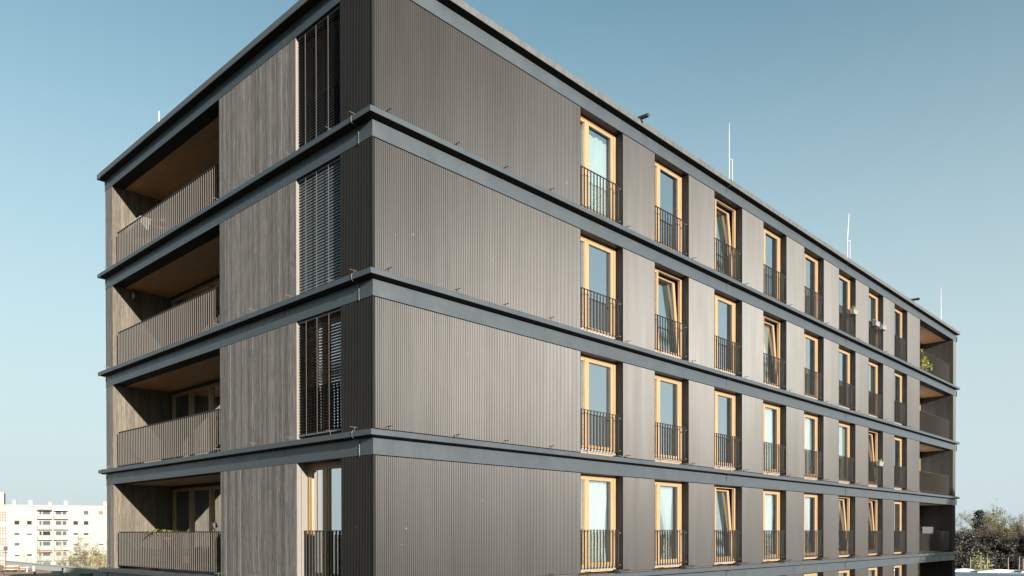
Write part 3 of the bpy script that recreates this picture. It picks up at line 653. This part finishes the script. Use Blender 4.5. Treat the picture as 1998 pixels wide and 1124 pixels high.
# kettle grill with white tray, top storey
def grill(x, y, z):
    t = empty('kettle_grill', (x, y, z), 'black kettle grill with open lid standing behind the top left-hand loggia railing', 'grill')
    b = MB(); b.lathe((x, y, z), [(.05, .62), (.20, .68), (.28, .82), (.285, .90), (.26, .90), (.24, .8)], 20); obj('bowl', b, M['black'], t, smooth=True)
    l = MB(); l.lathe((x+.04, y-.02, z), [(.285, .98), (.27, 1.10), (.2, 1.22), (.08, 1.29), (.01, 1.30)], 20); l.tube([(x+.04, y-.07, z+1.29), (x+.04, y-.07, z+1.35), (x+.04, y+.05, z+1.35), (x+.04, y+.05, z+1.29)], .012, 6); obj('lid', l, M['black'], t, smooth=True)
    for a in (0, 2.1, 4.2):
        g_ = MB(); g_.tube([(x+.16*math.cos(a), y+.16*math.sin(a), z+.7), (x+.3*math.cos(a), y+.3*math.sin(a), z)], .014, 8); obj('leg', g_, M['black'], t)
    return t
grill(.62, 10.9, LV(4))
bx = MB(); bx.box(.18, .56, 11.15, 11.75, LV(4)+.82, LV(4)+1.16); bx.cm = 1; bx.box(.165, .575, 11.135, 11.765, LV(4)+1.1605, LV(4)+1.20)
t = empty('storage_box', (.37, 11.45, LV(4)), 'white lidded box on a small stand beside the black grill, top left-hand loggia', 'box')
obj('box_body', bx, [M['white'], M['white']], t)
st = MB()
for sx in (.21, .53):
    for sy in (11.2, 11.7): st.box(sx-.015, sx+.015, sy-.015, sy+.015, LV(4), LV(4)+.818)
st.box(.19, .55, 11.17, 11.73, LV(4)+.8, LV(4)+.8195); obj('box_stand', st, M['dark'], t)
# small black clip-on lamp at the fourth storey, wall lamp at the second
t = empty('wall_lamp', (.80, LL1, LV(3)+2.0), 'round steel wall lamp on the dark boards of the second left-hand loggia', 'lamp')
p = on_y(261, 577, LL1-.10); b = MB(); b.lathe((p.x, LL1-.085, p.z-.14), [(.05, 0), (.055, .01), (.055, .04)], 16); b.lathe((p.x, LL1-.085, p.z+.10), [(.055, 0), (.055, .03), (.04, .05)], 16); b.box(p.x-.03, p.x+.03, LL1-.04, LL1-.001, p.z-.06, p.z+.06)
t.location = (p.x, LL1-.085, p.z-.14); obj('lamp_body', b, M['steel'], t, smooth=False)
b = MB(); b.lathe((p.x, LL1-.085, p.z-.10), [(.048, 0.0005), (.048, .1995)], 16); obj('lamp_glass', b, M['sill'], t, smooth=True)
def spot(x, y, z):
    t = empty('garden_spotlight', (x, y, z), 'small black spotlight on the rail end beside the grey boards, lowest full left-hand loggia', 'spotlight')
    b = MB(); b.obox((x, y, z+.14), Vector((.05, 0, .02)), Vector((0, .10, 0)), Vector((-.02, 0, .06))); obj('lamp_head', b, M['black'], t)
    s = MB(); s.tube([(x, y, z+.005), (x, y, z+.09)], .014, 8); s.box(x-.03, x+.03, y-.03, y+.03, z+.0005, z+.012); obj('lamp_bracket', s, M['black'], t)
spot(.10, 6.62, 1.085)
# folded lilac blanket on the lowest right loggia railing; ivy on the top one
b = MB(); xa = on_y(1797, 1030, .1).x; xb = on_y(1818, 1030, .1).x
for i in range(5): b.box(xa+rnd.uniform(0, .03), xb-rnd.uniform(0, .03), .05, .15, 1.086+i*.045, 1.086+i*.045+.043)
b.box(xa, xb, .03, .049, .98, 1.31); o = obj('blanket', b, mat('lilac_blanket', (.022, .019, .024), .9)); rebase(o, ((xa+xb)/2, .1, 1.086)); tag(o, 'folded lilac blanket over the railing of the lowest full right-hand loggia', 'blanket')
M['ivy'] = leaf_mat('yellow_green_climber', (.07, .085, .016), (.19, .18, .035))
t = empty('climbing_plant', (32.9, .2, LV(4)), 'yellow-green climbing plant on the railing of the top right-hand loggia', 'climbing plant'); l = MB(); rr = random.Random(5)
for i in range(30):
    u = rr.random(); x = LOG0+.1+1.9*u; zz = LV(4)+.15+rr.random()*(1.15-.75*u); leafball(l, (x, .02+rr.random()*.1, zz), .16, .07, .13, 14, .06, rr, .4)
obj('leaves', l, M['ivy'], t)
s = MB()
for i in range(7): s.tube([(LOG0+.15+.25*i, .2, LV(4)+.25), (LOG0+.2+.25*i+rr.uniform(-.1, .1), .14, LV(4)+.7), (LOG0+.15+.27*i, .08, LV(4)+1.15-.1*i)], .006, 5)
obj('stems', s, M['bark'], t); s = MB(); s.box(LOG0+.08, LOG0+2.0, .13, .33, LV(4)+.002, LV(4)+.25); obj('trough', s, M['pot'], t)
for x, zl, c, lab in ((1811, 926, 'orange', 'small orange flower pot hung inside the right-hand loggia railing, third storey from the top'),):
    p = on_y(x, zl, .2); b = MB(); b.lathe((p.x, .2, p.z-.08), [(.06, 0), (.09, .15), (.10, .15), (.10, .18)], 14); o = obj('flower_pot', b, M['orange'], None, smooth=True); rebase(o, (p.x, .2, p.z-.08)); tag(o, lab, 'flower pot')

# ---------------------------------------------------------------- trees
def grow_tree(seed, height, spread, levels=5, first=.28, kids=(7, 5, 4, 4), twig=.012, r0=.16, up=.35):
    rr = random.Random(seed); wood = MB(); tips = []
    def br(p, d, L_, r_, lev):
        nseg = 4 if lev < 2 else 3; pts = [p]; dd = d.copy()
        for i in range(nseg):
            dd = (dd+Vector((rr.gauss(0, .16), rr.gauss(0, .16), rr.gauss(0, .10)+up*.18))).normalized(); pts.append(pts[-1]+dd*L_/nseg)
        rads = [max(twig*.6, r_*(1-.62*i/nseg)) for i in range(nseg+1)]
        wood.tube(pts, rads, 6 if lev == 0 else 4 if lev == 1 else 3, cap=False)
        if lev >= levels-1: tips.extend(pts[1:]); return
        nk = kids[min(lev, len(kids)-1)]
        for i in range(nk):
            t = (first if lev == 0 else .25)+(1-(first if lev == 0 else .25))*((i+rr.random())/nk); j = min(nseg-1, int(t*nseg)); q = pts[j].lerp(pts[j+1], t*nseg-j)
            a = rr.uniform(0, 6.28); side = dd.orthogonal().normalized(); side = Matrix.Rotation(a, 3, dd) @ side
            ang = rr.uniform(.5, 1.0) if lev == 0 else rr.uniform(.4, .9)
            nd = (dd*math.cos(ang)+side*math.sin(ang)*spread+Vector((0, 0, up*.4))).normalized()
            br(q, nd, L_*rr.uniform(.42, .66)*(1 if lev else 1-.35*t), max(twig, r_*.5*(1-.4*t)), lev+1)
        br(pts[-1], dd, L_*.5, r_*.4, lev+1)
    br(Vector((0, 0, 0)), Vector((0, 0, 1)), height*.62, r0, 0)
    return wood, tips, rr
def leaves_on(tips, rr, n, size, spread):
    l = MB()
    for i in range(n):
        p = rr.choice(tips)+Vector((rr.gauss(0, spread), rr.gauss(0, spread), rr.gauss(0, spread)))
        d = Vector((rr.gauss(0, 1), rr.gauss(0, 1), rr.gauss(0, 1))).normalized(); s = Matrix.Rotation(rr.uniform(0, 6.28), 3, d) @ d.orthogonal().normalized(); q = size*rr.uniform(.5, 1.4)
        l.face([p-s*q*.5, p+d*q*.7, p+s*q*.5, p-d*q*.7])
    return l
M['bud_yellow'] = leaf_mat('yellow_green_buds', (.07, .072, .02), (.155, .15, .05), .35); M['bud_brown'] = leaf_mat('brown_buds', (.036, .031, .027), (.075, .062, .05), .2)
M['dark_leaf'] = leaf_mat('dark_understorey', (.013, .013, .0125), (.04, .037, .031), .1); M['pine'] = leaf_mat('dark_conifer_needles', (.007, .014, .009), (.018, .03, .017), .1); M['pale_leaf'] = leaf_mat('pale_spring_leaves', (.10, .115, .04), (.21, .225, .10), .4)
def tree_kind(seed, bud, nb, size, hgt=12.5, barkm='bark', spread=1., up=.35, **kw):
    w, tips, rr = grow_tree(seed, hgt, spread, up=up, **kw); me_w = w.mesh('trunk', M[barkm]); l = leaves_on(tips, rr, nb, size, .22); return me_w, l.mesh('crown', M[bud])
K = {'bare': tree_kind(1, 'bud_brown', 5000, .10, barkm='twig_red'), 'bare2': tree_kind(2, 'bud_brown', 4200, .10, 13.5), 'yellow': tree_kind(3, 'bud_yellow', 8000, .14, 13.5), 'yellow2': tree_kind(4, 'bud_yellow', 7500, .13, 14.5, up=.6), 'under': tree_kind(6, 'dark_leaf', 12000, .15, 7.5, spread=1.3)}
def crown_top(me):
    zs = np.empty(len(me.vertices)*3); me.vertices.foreach_get('co', zs); return float(np.percentile(zs[2::3], 99.5))
KTOP = {}
def put_tree(kind, loc, height, rz, name, label, cat='tree', group=None):
    if kind not in KTOP: KTOP[kind] = crown_top(K[kind][1])
    s = height/KTOP[kind]
    t = empty(name, loc, label, cat, group)
    for nm, me in (('trunk', K[kind][0]), ('crown', K[kind][1])):
        o = bpy.data.objects.new(nm, me); COL.objects.link(o); o.parent = t
    t.scale = (s*random.Random(rz).uniform(.9, 1.15), s, s); t.rotation_euler[2] = rz; return t
ORD = ['first', 'second', 'third', 'fourth', 'fifth', 'sixth', 'seventh', 'eighth', 'ninth', 'tenth', 'eleventh', 'twelfth', 'thirteenth', 'fourteenth', 'fifteenth', 'sixteenth', 'seventeenth', 'eighteenth', 'nineteenth', 'twentieth']
WOODS = [(1862, 120, 'bare2', 1004), (1876, 118, 'bare', 1010), (1890, 150, 'yellow', 1003), (1899, 126, 'bare', 1012), (1915, 122, 'bare', 1017), (1926, 160, 'yellow2', 1001), (1932, 128, 'bare2', 1022), (1944, 160, 'yellow', 1003),
         (1950, 124, 'bare', 1025), (1957, 138, 'bare2', 1003), (1968, 165, 'yellow2', 1004), (1975, 120, 'bare2', 1022), (1984, 150, 'yellow', 992), (1995, 122, 'bare', 1006), (2003, 158, 'yellow2', 991), (2018, 135, 'bare2', 1000)]
WK = {'bare': 'reddish-brown leafless', 'bare2': 'grey-brown leafless', 'yellow': 'yellow-green budding', 'yellow2': 'tall yellow-green budding'}
for i, (x, dep, kind, ytop) in enumerate(WOODS):
    p = px_depth(x, ytop, dep); s = p.z+9
    put_tree(kind, (p.x, p.y, -9), s, i*1.7, 'woodland_tree', f'{WK[kind]} tree, {ORD[i]} from the dark building in the row of woodland', 'tree', 'trees of the woodland on the right')
for i in range(16):
    x = 1852+i*11; dep = 114+(i*37 % 23); p = px_depth(x, 1040+(i*29 % 24), dep); s = p.z+9
    put_tree('under', (p.x, p.y, -9), s, i*2.3, 'undergrowth_bush', f'dark leafy bush under the woodland trees, {ORD[i]} from the dark building', 'bush', 'dark bushes under the woodland')
# conifer
def conifer(loc, hgt, lab):
    t = empty('conifer', loc, lab, 'tree'); rr = random.Random(11); x, y, z = loc; tr = MB(); tr.tube([loc, (x, y, z+hgt*.97)], [.22, .03], 8); obj('trunk', tr, M['bark'], t); l = MB()
    for i in range(120):
        q = (i+rr.random())/120; zz = z+hgt*(.30+.68*q); Lb = hgt*.20*(1-q)**.75+.25; a = rr.uniform(0, 6.28); d = Vector((math.cos(a), math.sin(a), -.12+.4*q))
        for j in range(26):
            u = rr.random()**.7; p = Vector((x, y, zz))+d*Lb*u+Vector((rr.gauss(0, .18), rr.gauss(0, .18), rr.gauss(0, .13)))
            e = (d+Vector((rr.gauss(0, .5), rr.gauss(0, .5), rr.gauss(0, .3)))).normalized(); s = e.orthogonal().normalized(); s = Matrix.Rotation(rr.uniform(0, 6.28), 3, e) @ s; l.face([p-s*.09, p+e*.3, p+s*.09, p-e*.1])
    obj('crown', l, M['pine'], t)
p = px_depth(1911, 995, 140); conifer((p.x, p.y, -9), p.z+9, 'dark green conifer standing above the woodland right of the building')
# trees on the left, before the white block
K['reed'] = tree_kind(21, 'bud_yellow', 300, .07, 9, barkm='pale_twig', first=.08, kids=(9, 5, 3), levels=4, spread=.7, up=.7, r0=.11, twig=.022); K['spring'] = tree_kind(22, 'bud_yellow', 3000, .12, 9.5, barkm='pale_twig', twig=.018, first=.10, kids=(10, 5, 4, 3), spread=.9, up=.45)
for i, (x, y, dep, kind, lab) in enumerate(((52, 1070, 128, 'reed', 'small bare tree with fine branches before the white block, leftmost of the row'), (95, 1056, 122, 'reed', 'taller bare tree with fanned branches before the balconies of the white block'), (128, 1046, 128, 'reed', 'bare tree with dense pale twigs between the balconies and the budding trees'), (160, 1048, 126, 'spring', 'yellow-green budding tree in front of the white block'), (188, 1047, 118, 'spring', 'yellow-green budding tree close to the dark building corner'), (206, 1042, 130, 'reed', 'bare twiggy tree half hidden by the dark building corner'))):
    p = px_depth(x, y, dep); put_tree(kind, (p.x, p.y, -9), p.z+9, i*1.1+.4, 'street_tree', lab, 'tree', 'trees in front of the white block')
# pale shrub on the right
K['shrub'] = tree_kind(31, 'pale_leaf', 6500, .09, 6.2, first=.3, kids=(9, 5, 3), levels=4, spread=.9, up=.6, r0=.07)
p = px_depth(1948, 1086, 66); put_tree('shrub', (p.x, p.y, -9), p.z+9, .5, 'young_tree', 'pale green young tree behind the white roof edge on the right', 'tree')
p = px_depth(1918, 1094, 66.5); put_tree('shrub', (p.x, p.y, -9), p.z+9, 2.5, 'young_tree', 'smaller pale green young tree left of the bigger one by the white roof edge', 'tree')
# trees behind the camera: mirrored in the lower panes, the big one shading the far right end
def crown_tree(c, rx, ry, rz, n, seed, lab):
    t = empty('shade_tree', (c[0], c[1], -9), lab, 'tree', 'trees opposite the building'); rr = random.Random(seed); w = MB(); w.tube([(c[0], c[1], -9), (c[0]+.2, c[1], -2), c], [.45, .32, .12], 8)
    for i in range(14):
        a = rr.uniform(0, 6.28); q = rr.uniform(-.5, .8); e = Vector((c[0]+rx*.85*math.cos(a)*math.sqrt(1-q*q), c[1]+ry*.85*math.sin(a)*math.sqrt(1-q*q), c[2]+rz*.85*q)); b0 = Vector((c[0], c[1], c[2]-rz*rr.uniform(.3, 1.1))); w.tube([b0, b0.lerp(e, .5)+Vector((0, 0, .5)), e], [.16, .09, .03], 5)
    obj('trunk', w, M['bark'], t); l = MB()
    for i in range(70):
        a = rr.uniform(0, 6.28); q = rr.uniform(-1, 1); rad = rr.random()**.35; p = (c[0]+rx*rad*math.cos(a)*math.sqrt(1-q*q), c[1]+ry*rad*math.sin(a)*math.sqrt(1-q*q), c[2]+rz*rad*q); leafball(l, p, 1.6, 1.6, 1.3, n//70, .42, rr)
    obj('crown', l, M['dark_leaf'], t)
crown_tree((29.1, -50, 8.25), 7.3, 5, 5.2, 21000, 3, 'broad leafy tree standing opposite the far end of the building')
crown_tree((44, -47, 6.5), 6.5, 5, 5.0, 6000, 4, 'second leafy tree opposite the building, farther along than the broad one')

# ---------------------------------------------------------------- the white apartment block on the left
D1, D2 = 216., 228.
pa = px_depth(10, 1040, D1); pb = px_depth(205, 1040, D2)
U = (pb-pa); U.z = 0; LU = U.length; U.normalize(); NV = Vector((U.y, -U.x, 0))
if NV.dot(CAM-pa) < 0: NV = -NV
def wu(x): return (x-10)/195*LU             # photo column -> metres along the block's wall
PX = F/((D1+D2)/2)                          # photo pixels per metre at the block
def wz(y): return CZ+(1040.-y)/PX
t = empty('white_apartment_block', tuple(pa+U*10)[:2]+(-9,), 'white five-storey apartment block with balconies behind the trees at the left', 'building')
def fb(mb, u0, u1, d0, d1, z0, z1):         # box on the wall: along u, d metres out of the wall
    c = pa+U*((u0+u1)/2)+NV*((d0+d1)/2); c.z = (z0+z1)/2; mb.obox(c, U*((u1-u0)/2), NV*((d1-d0)/2), Vector((0, 0, (z1-z0)/2)))
ztop = wz(987.5)
w = MB(); fb(w, wu(-110), wu(270), -11, 0, -9, ztop); obj('wall', w, M['cream'], t)
w = MB(); fb(w, wu(-112), wu(272), -11.2, .25, ztop, ztop+.35); ro = obj('roof', w, M['cream'], t)
for x, a in ((26, 7), (57, 8), (95, 6), (126, 7), (206, 8)):
    c = MB(); hgt = 1.0 if a > 6 else .6; fb(c, wu(x-a/2), wu(x+a/2), -4.5, -3.2, ztop+.352, ztop+.35+hgt+.3); fb(c, wu(x-a/2-.7), wu(x+a/2+.7), -4.6, -3.1, ztop+.65+hgt+.002, ztop+.8+hgt); obj('chimney', c, M['cream'], ro)
c = MB(); fb(c, wu(-40), wu(7.5), -8, -1, ztop+.352, wz(962)); obj('stair_tower', c, M['cream'], t)
rows = [999, 1019.3, 1039.5, 1059.5, 1079.5, 1099.5]; rr = random.Random(12)
for ci, x in enumerate((32, 55.5, 145.5, 166.5, 196.5)):
    for ri, y in enumerate(rows):
        u0, u1, z0, z1 = wu(x-4.5), wu(x+4.5), wz(y+3.6), wz(y-3.6)
        f = MB(); fb(f, u0-.06, u1+.06, -.0, .05, z0-.12, z0); fb(f, u0-.06, u0, 0, .05, z0, z1); fb(f, u1, u1+.06, 0, .05, z0, z1); fb(f, u0-.06, u1+.06, 0, .05, z1, z1+.06)
        o = obj('window', f, M['cream'], t)
        m = {0: ['farblind', 'farblind', 'farblind', 'bluepane', 'brick'], 1: ['farglass', 'farglass', 'farglass', 'farglass', 'farblind']}.get(ri, None); m = m[ci] if m else rr.choice(['farglass', 'farblind', 'bluepane', 'bluepane'])
        q = MB(); fb(q, u0, u1, .004, .012, z0, z1); obj('pane', q, M[m], o)
        if ri > 1 and m != 'farblind':
            hh = rr.uniform(.2, .7); q = MB(); fb(q, u0, u1, .014, .04, z1-(z1-z0)*hh, z1); obj('shutter', q, M['farblind'], o)
for bi, (xa, xb) in enumerate(((71.5, 99.5), (103.2, 131))):
    for ri, y in enumerate(rows):
        u0, u1 = wu(xa), wu(xb); p = MB(); fb(p, u0, u1, .0, 1.3, wz(y+13.2), wz(y+12.2)); fb(p, u0, u1, 1.2, 1.3, wz(y+12.2), wz(y+4.4)); fb(p, u0, u0+.1, 0, 1.2, wz(y+12.2), wz(y+4.4)); fb(p, u1-.1, u1, 0, 1.2, wz(y+12.2), wz(y+4.4))
        o = obj('balcony', p, M['cream'], t)
        q = MB(); um = u0+(u1-u0)*(.30 if bi == 0 else .55)
        fb(q, u0+.4, um-.15, .004, .03, wz(y+4), wz(y-3.5)); fb(q, um+.15, u1-.5, .004, .03, wz(y+4), wz(y-3.5)); obj('balcony_window', q, M[rr.choice(['bluepane', 'farglass', 'bluepane'])], o)
        if (bi, ri) in ((0, 4), (0, 0), (1, 0)):
            a = MB(); fb(a, u0, u1, .1, 1.5, wz(y-3.3), wz(y-5.3)); obj('awning', a, M['orange'] if ri == 4 else M['dark'] if bi == 0 else M['white'], o)
g_ = MB()
for i in range(4):
    for ri, y in enumerate((1000, 1030, 1050, 1072, 1092)):
        for j in range(4 if ri == 0 else 3): fb(g_, wu(-6+i*5), wu(-6+i*5+3.2), .0, .04, wz(y+j*5+1.6), wz(y+j*5-1.6))
obj('stairwell_window', g_, M['brick'], t)

# ---------------------------------------------------------------- the neighbouring flat roof on the left
ZP, ZR = CZ-3.5, CZ-4.15
e1 = on_z(17, 1094, ZP); e2 = on_z(134, 1104.8, ZP); ax = (e2-e1).normalized(); nx = Vector((ax.y, -ax.x, 0))
if nx.dot(CAM-e1) < 0: nx = -nx
A = e1-ax*6; LEN = 75.; DEP = 28.
nr = empty('flat_roof_building', tuple(A+ax*LEN/2+nx*DEP/2)[:2]+(-9,), 'low flat-roofed building with brown gravel and pale parapet in the lower left corner', 'building')
def rb(mb, a0, a1, n0, n1, z0, z1):
    c = A+ax*((a0+a1)/2)+nx*((n0+n1)/2); c.z = (z0+z1)/2; mb.obox(c, ax*((a1-a0)/2), nx*((n1-n0)/2), Vector((0, 0, (z1-z0)/2)))
w = MB(); rb(w, 0, LEN, 0, DEP, -9, ZR-.02); obj('wall', w, M['cream'], nr)
w = MB(); rb(w, .3, LEN-.3, .3, DEP-.3, ZR-.018, ZR); obj('roof', w, M['gravel'], nr)
la = (e2-A).length
w = MB(); rb(w, 6, la, 0, .3, ZR-.02, ZP-.06); rb(w, 5.97, la, -.05, .36, ZP-.058, ZP); obj('parapet', w, M['parapet'], nr)['label'] = 'pale metal parapet of the gravel roof'
w = MB(); rb(w, la+.004, LEN, 0, .3, ZR-.02, ZP-.10); obj('parapet', w, M['concrete'], nr); w = MB(); rb(w, la+.004, LEN, -.05, .36, ZP-.098, ZP); obj('parapet_coping', w, M['parapet'], nr)
w = MB(); rb(w, 0, LEN, DEP-.3, DEP, ZR-.02, ZP-.1); rb(w, 0, LEN, DEP-.36, DEP+.05, ZP-.098, ZP-.02); obj('parapet', w, M['parapet'], nr)
ex, ey, ez = Vector((_r0.x, _r0.y, 0)), Vector((_w0.x, _w0.y, 0)), Vector((0, 0, 1))
def stand(x, y): q = on_z(x, y, ZR); return q, (q-CAM).dot(_w)/F
def crate(x, y, wpx, hpx, lab):
    q, m = stand(x, y); t = empty('roof_planter', q, lab, 'planter', 'orange and white planters on the gravel roof'); w2 = wpx*m/2; hh = hpx*m
    b = MB(); b.obox(q+ez*hh*.62, ex*w2, ey*.35, ez*hh*.2); obj('box_body', b, M['orange'], t); b = MB(); b.obox(q+ez*hh*.88, ex*w2*1.04, ey*.37, ez*hh*.055); b.obox(q+ez*hh*.38, ex*w2*1.03, ey*.36, ez*hh*.035); obj('white_band', b, M['white'], t)
    for s in (-1, 1): b = MB(); b.obox(q+ez*hh*.17+ex*w2*.8*s, ex*.06, ey*.3, ez*hh*.17); obj('leg', b, M['black'], t)
crate(21, 1116, 21, 13, 'wide orange and white planter on legs near the left edge of the gravel roof'); crate(48, 1115, 9, 9, 'narrow orange and white planter right of the wide one')
def pipe(x, y, hpx, rpx, m_, lab, cap=True, cat='vent pipe'):
    q, m = stand(x, y); b = MB(); r_ = rpx*m; hh = hpx*m
    b.lathe(q, [(r_*1.6, 0), (r_*1.6, .05), (r_, .06), (r_, hh*.8)]+([(r_*1.35, hh*.8), (r_*1.35, hh)] if cap else [(r_, hh)]), 12); o = obj('vent_pipe', b, M[m_]); rebase(o, q); tag(o, lab, cat, 'vent pipes on the gravel roof')
pipe(52.5, 1116, 10, 1.3, 'white', 'white vent pipe close to the narrow orange planter'); pipe(65.5, 1114, 9, 1.4, 'white', 'white vent pipe standing alone on the gravel'); pipe(122, 1123, 15, 1.3, 'black', 'black vent pipe beside the grey ventilation box'); pipe(163, 1119, 6, 1.1, 'black', 'black vent pipe on top of the dark teal box'); pipe(68, 1121, 5, 1.8, 'black', 'short black vent pipe with a round cap at the bottom edge'); pipe(132, 1126, 4, 1.6, 'black', 'stubby black vent pipe cut by the bottom edge')
def vbox(x, y, wpx, hpx, m_, lab):
    q, m = stand(x, y); b = MB(); w2 = wpx*m/2; hh = hpx*m; t = empty('ventilation_box', q, lab, 'ventilation box')
    b.obox(q+ez*hh*.48, ex*w2, ey*w2*.8, ez*hh*.40); obj('box_body', b, M[m_], t); b = MB(); b.obox(q+ez*hh*.94, ex*w2*1.06, ey*w2*.87, ez*hh*.055); obj('lid', b, M[m_], t); b = MB(); b.obox(q+ez*hh*.04, ex*w2*.9, ey*w2*.7, ez*hh*.039); obj('plinth', b, M['concrete'], t)
vbox(112, 1124, 15, 10, 'sill', 'grey ventilation box with lid on the gravel roof'); vbox(169, 1127, 17, 9, 'teal', 'dark teal ventilation box at the bottom edge beside the building')
vbox(57.5, 1108, 5, 5, 'dark', 'small dark ventilation box behind the white vent pipes')
q, m = stand(11.3, 1124); b = MB(); b.tube([q, q+ez*58*m], [.05, .03], 8); b.obox(q+ez*54*m, ex*.16, ey*.05, ez*.2); b.obox(q+ez*46*m, ex*.04, ey*.3, ez*.03); o = obj('roof_mast', b, M['twig_red']); rebase(o, q); tag(o, 'thin brown mast standing on the gravel roof in front of the white block', 'mast')

# ---------------------------------------------------------------- white roof edge, poles on the right
ZW = CZ-3.05
q0 = px_depth(1858, 1117, 62); q1 = px_depth(2030, 1119, 62)
a2 = Vector((q1.x-q0.x, q1.y-q0.y, 0)).normalized(); n2 = Vector((a2.y, -a2.x, 0)); n2 = -n2 if n2.dot(CAM-q0) < 0 else n2
wr = empty('low_white_roofed_building', (q0+a2*6).to_tuple()[:2]+(-9,), 'low building with a pale roof edge in the lower right corner', 'building')
def wb(mb, a0, a1, n0, n1, z0, z1):
    c = q0+a2*((a0+a1)/2)+n2*((n0+n1)/2); c.z = (z0+z1)/2; mb.obox(c, a2*((a1-a0)/2), n2*((n1-n0)/2), Vector((0, 0, (z1-z0)/2)))
w = MB(); wb(w, -8, 14, -2, 10, -9, ZW-.12); obj('wall', w, M['cream'], wr)
w = MB(); wb(w, -8.1, 14.1, -2.1, 10.1, ZW-.118, ZW); obj('roof', w, M['parapet'], wr)
for i, (u, dep, L_, hh) in enumerate(((.6, .2, 1.6, .22), (3.3, .4, 2.2, .16), (2.0, 1.6, 2.6, .14), (6.4, .3, 2.0, .2), (5.2, 1.7, 2.4, .15), (8.6, .6, 2.2, .18))):
    b = MB(); c = q0+a2*u+n2*dep; rr = random.Random(i)
    prof = [(0, .0), (.06, .6), (.3, .92), (.5, 1.0), (.7, .9), (.94, .55), (1, 0)]
    for (t0, h0), (t1, h1) in zip(prof[:-1], prof[1:]):
        P = lambda t_, h_, s: (c+a2*(t_-.5)*L_+n2*.5*s).to_tuple()[:2]+(ZW+.002+hh*h_,)
        b.face([P(t0, h0, -1), P(t1, h1, -1), P(t1, h1, 1), P(t0, h0, 1)]); b.face([P(t0, 0, 1), P(t1, 0, 1), P(t1, h1, 1), P(t0, h0, 1)]); b.face([P(t0, 0, -1), P(t1, 0, -1), P(t1, h1, -1), P(t0, h0, -1)])
    o = obj('skylight_hood', b, M['sill'], None, fix=True); rebase(o, (c.x, c.y, ZW)); tag(o, f'low rounded white hood on the pale roof edge, {ORD[i]} of six from the dark building', 'roof hood', 'white hoods on the low roof')
for i, (x, yt) in enumerate(((1893.5, 1087), (1913.5, 1084), (1926, 1084), (1967, 1088), (1988, 1085.5), (1996, 1090))):
    b0 = px_depth(x, 1121, 62.5); b0.z = ZW; tp = px_depth(x+(1 if i == 4 else 0), yt, 62.5); b = MB(); b.tube([b0, (b0+tp)/2, tp], [.045, .04, .03], 8); b.lathe(b0, [(.12, .001), (.12, .03)], 12); o = obj('pole', b, mat('bare_timber_pole', (.10, .085, .07), .8) if i == 0 else o.data.materials[0]); rebase(o, b0)
    tag(o, f'bare thin upright pole on the low white roof, {ORD[i]} of six from the dark building', 'pole', 'thin poles on the low white roof')

# ---------------------------------------------------------------- a bird far off
p = px_depth(1945.5, 974.5, 240); b = MB(); b.tube([p-_r*.22, p-_r*.1, p+_r*.12, p+_r*.22], [.01, .06, .06, .02], 8)
for s in (-1, 1): b.face([p-_r*.05, p+_r*.09, p+_r*.0+_w*.34*s+_u*.16, p-_r*.06+_w*.4*s+_u*.14])
o = obj('bird', b, M['black']); rebase(o, p); tag(o, 'tiny dark bird in flight above the woodland on the right', 'bird')
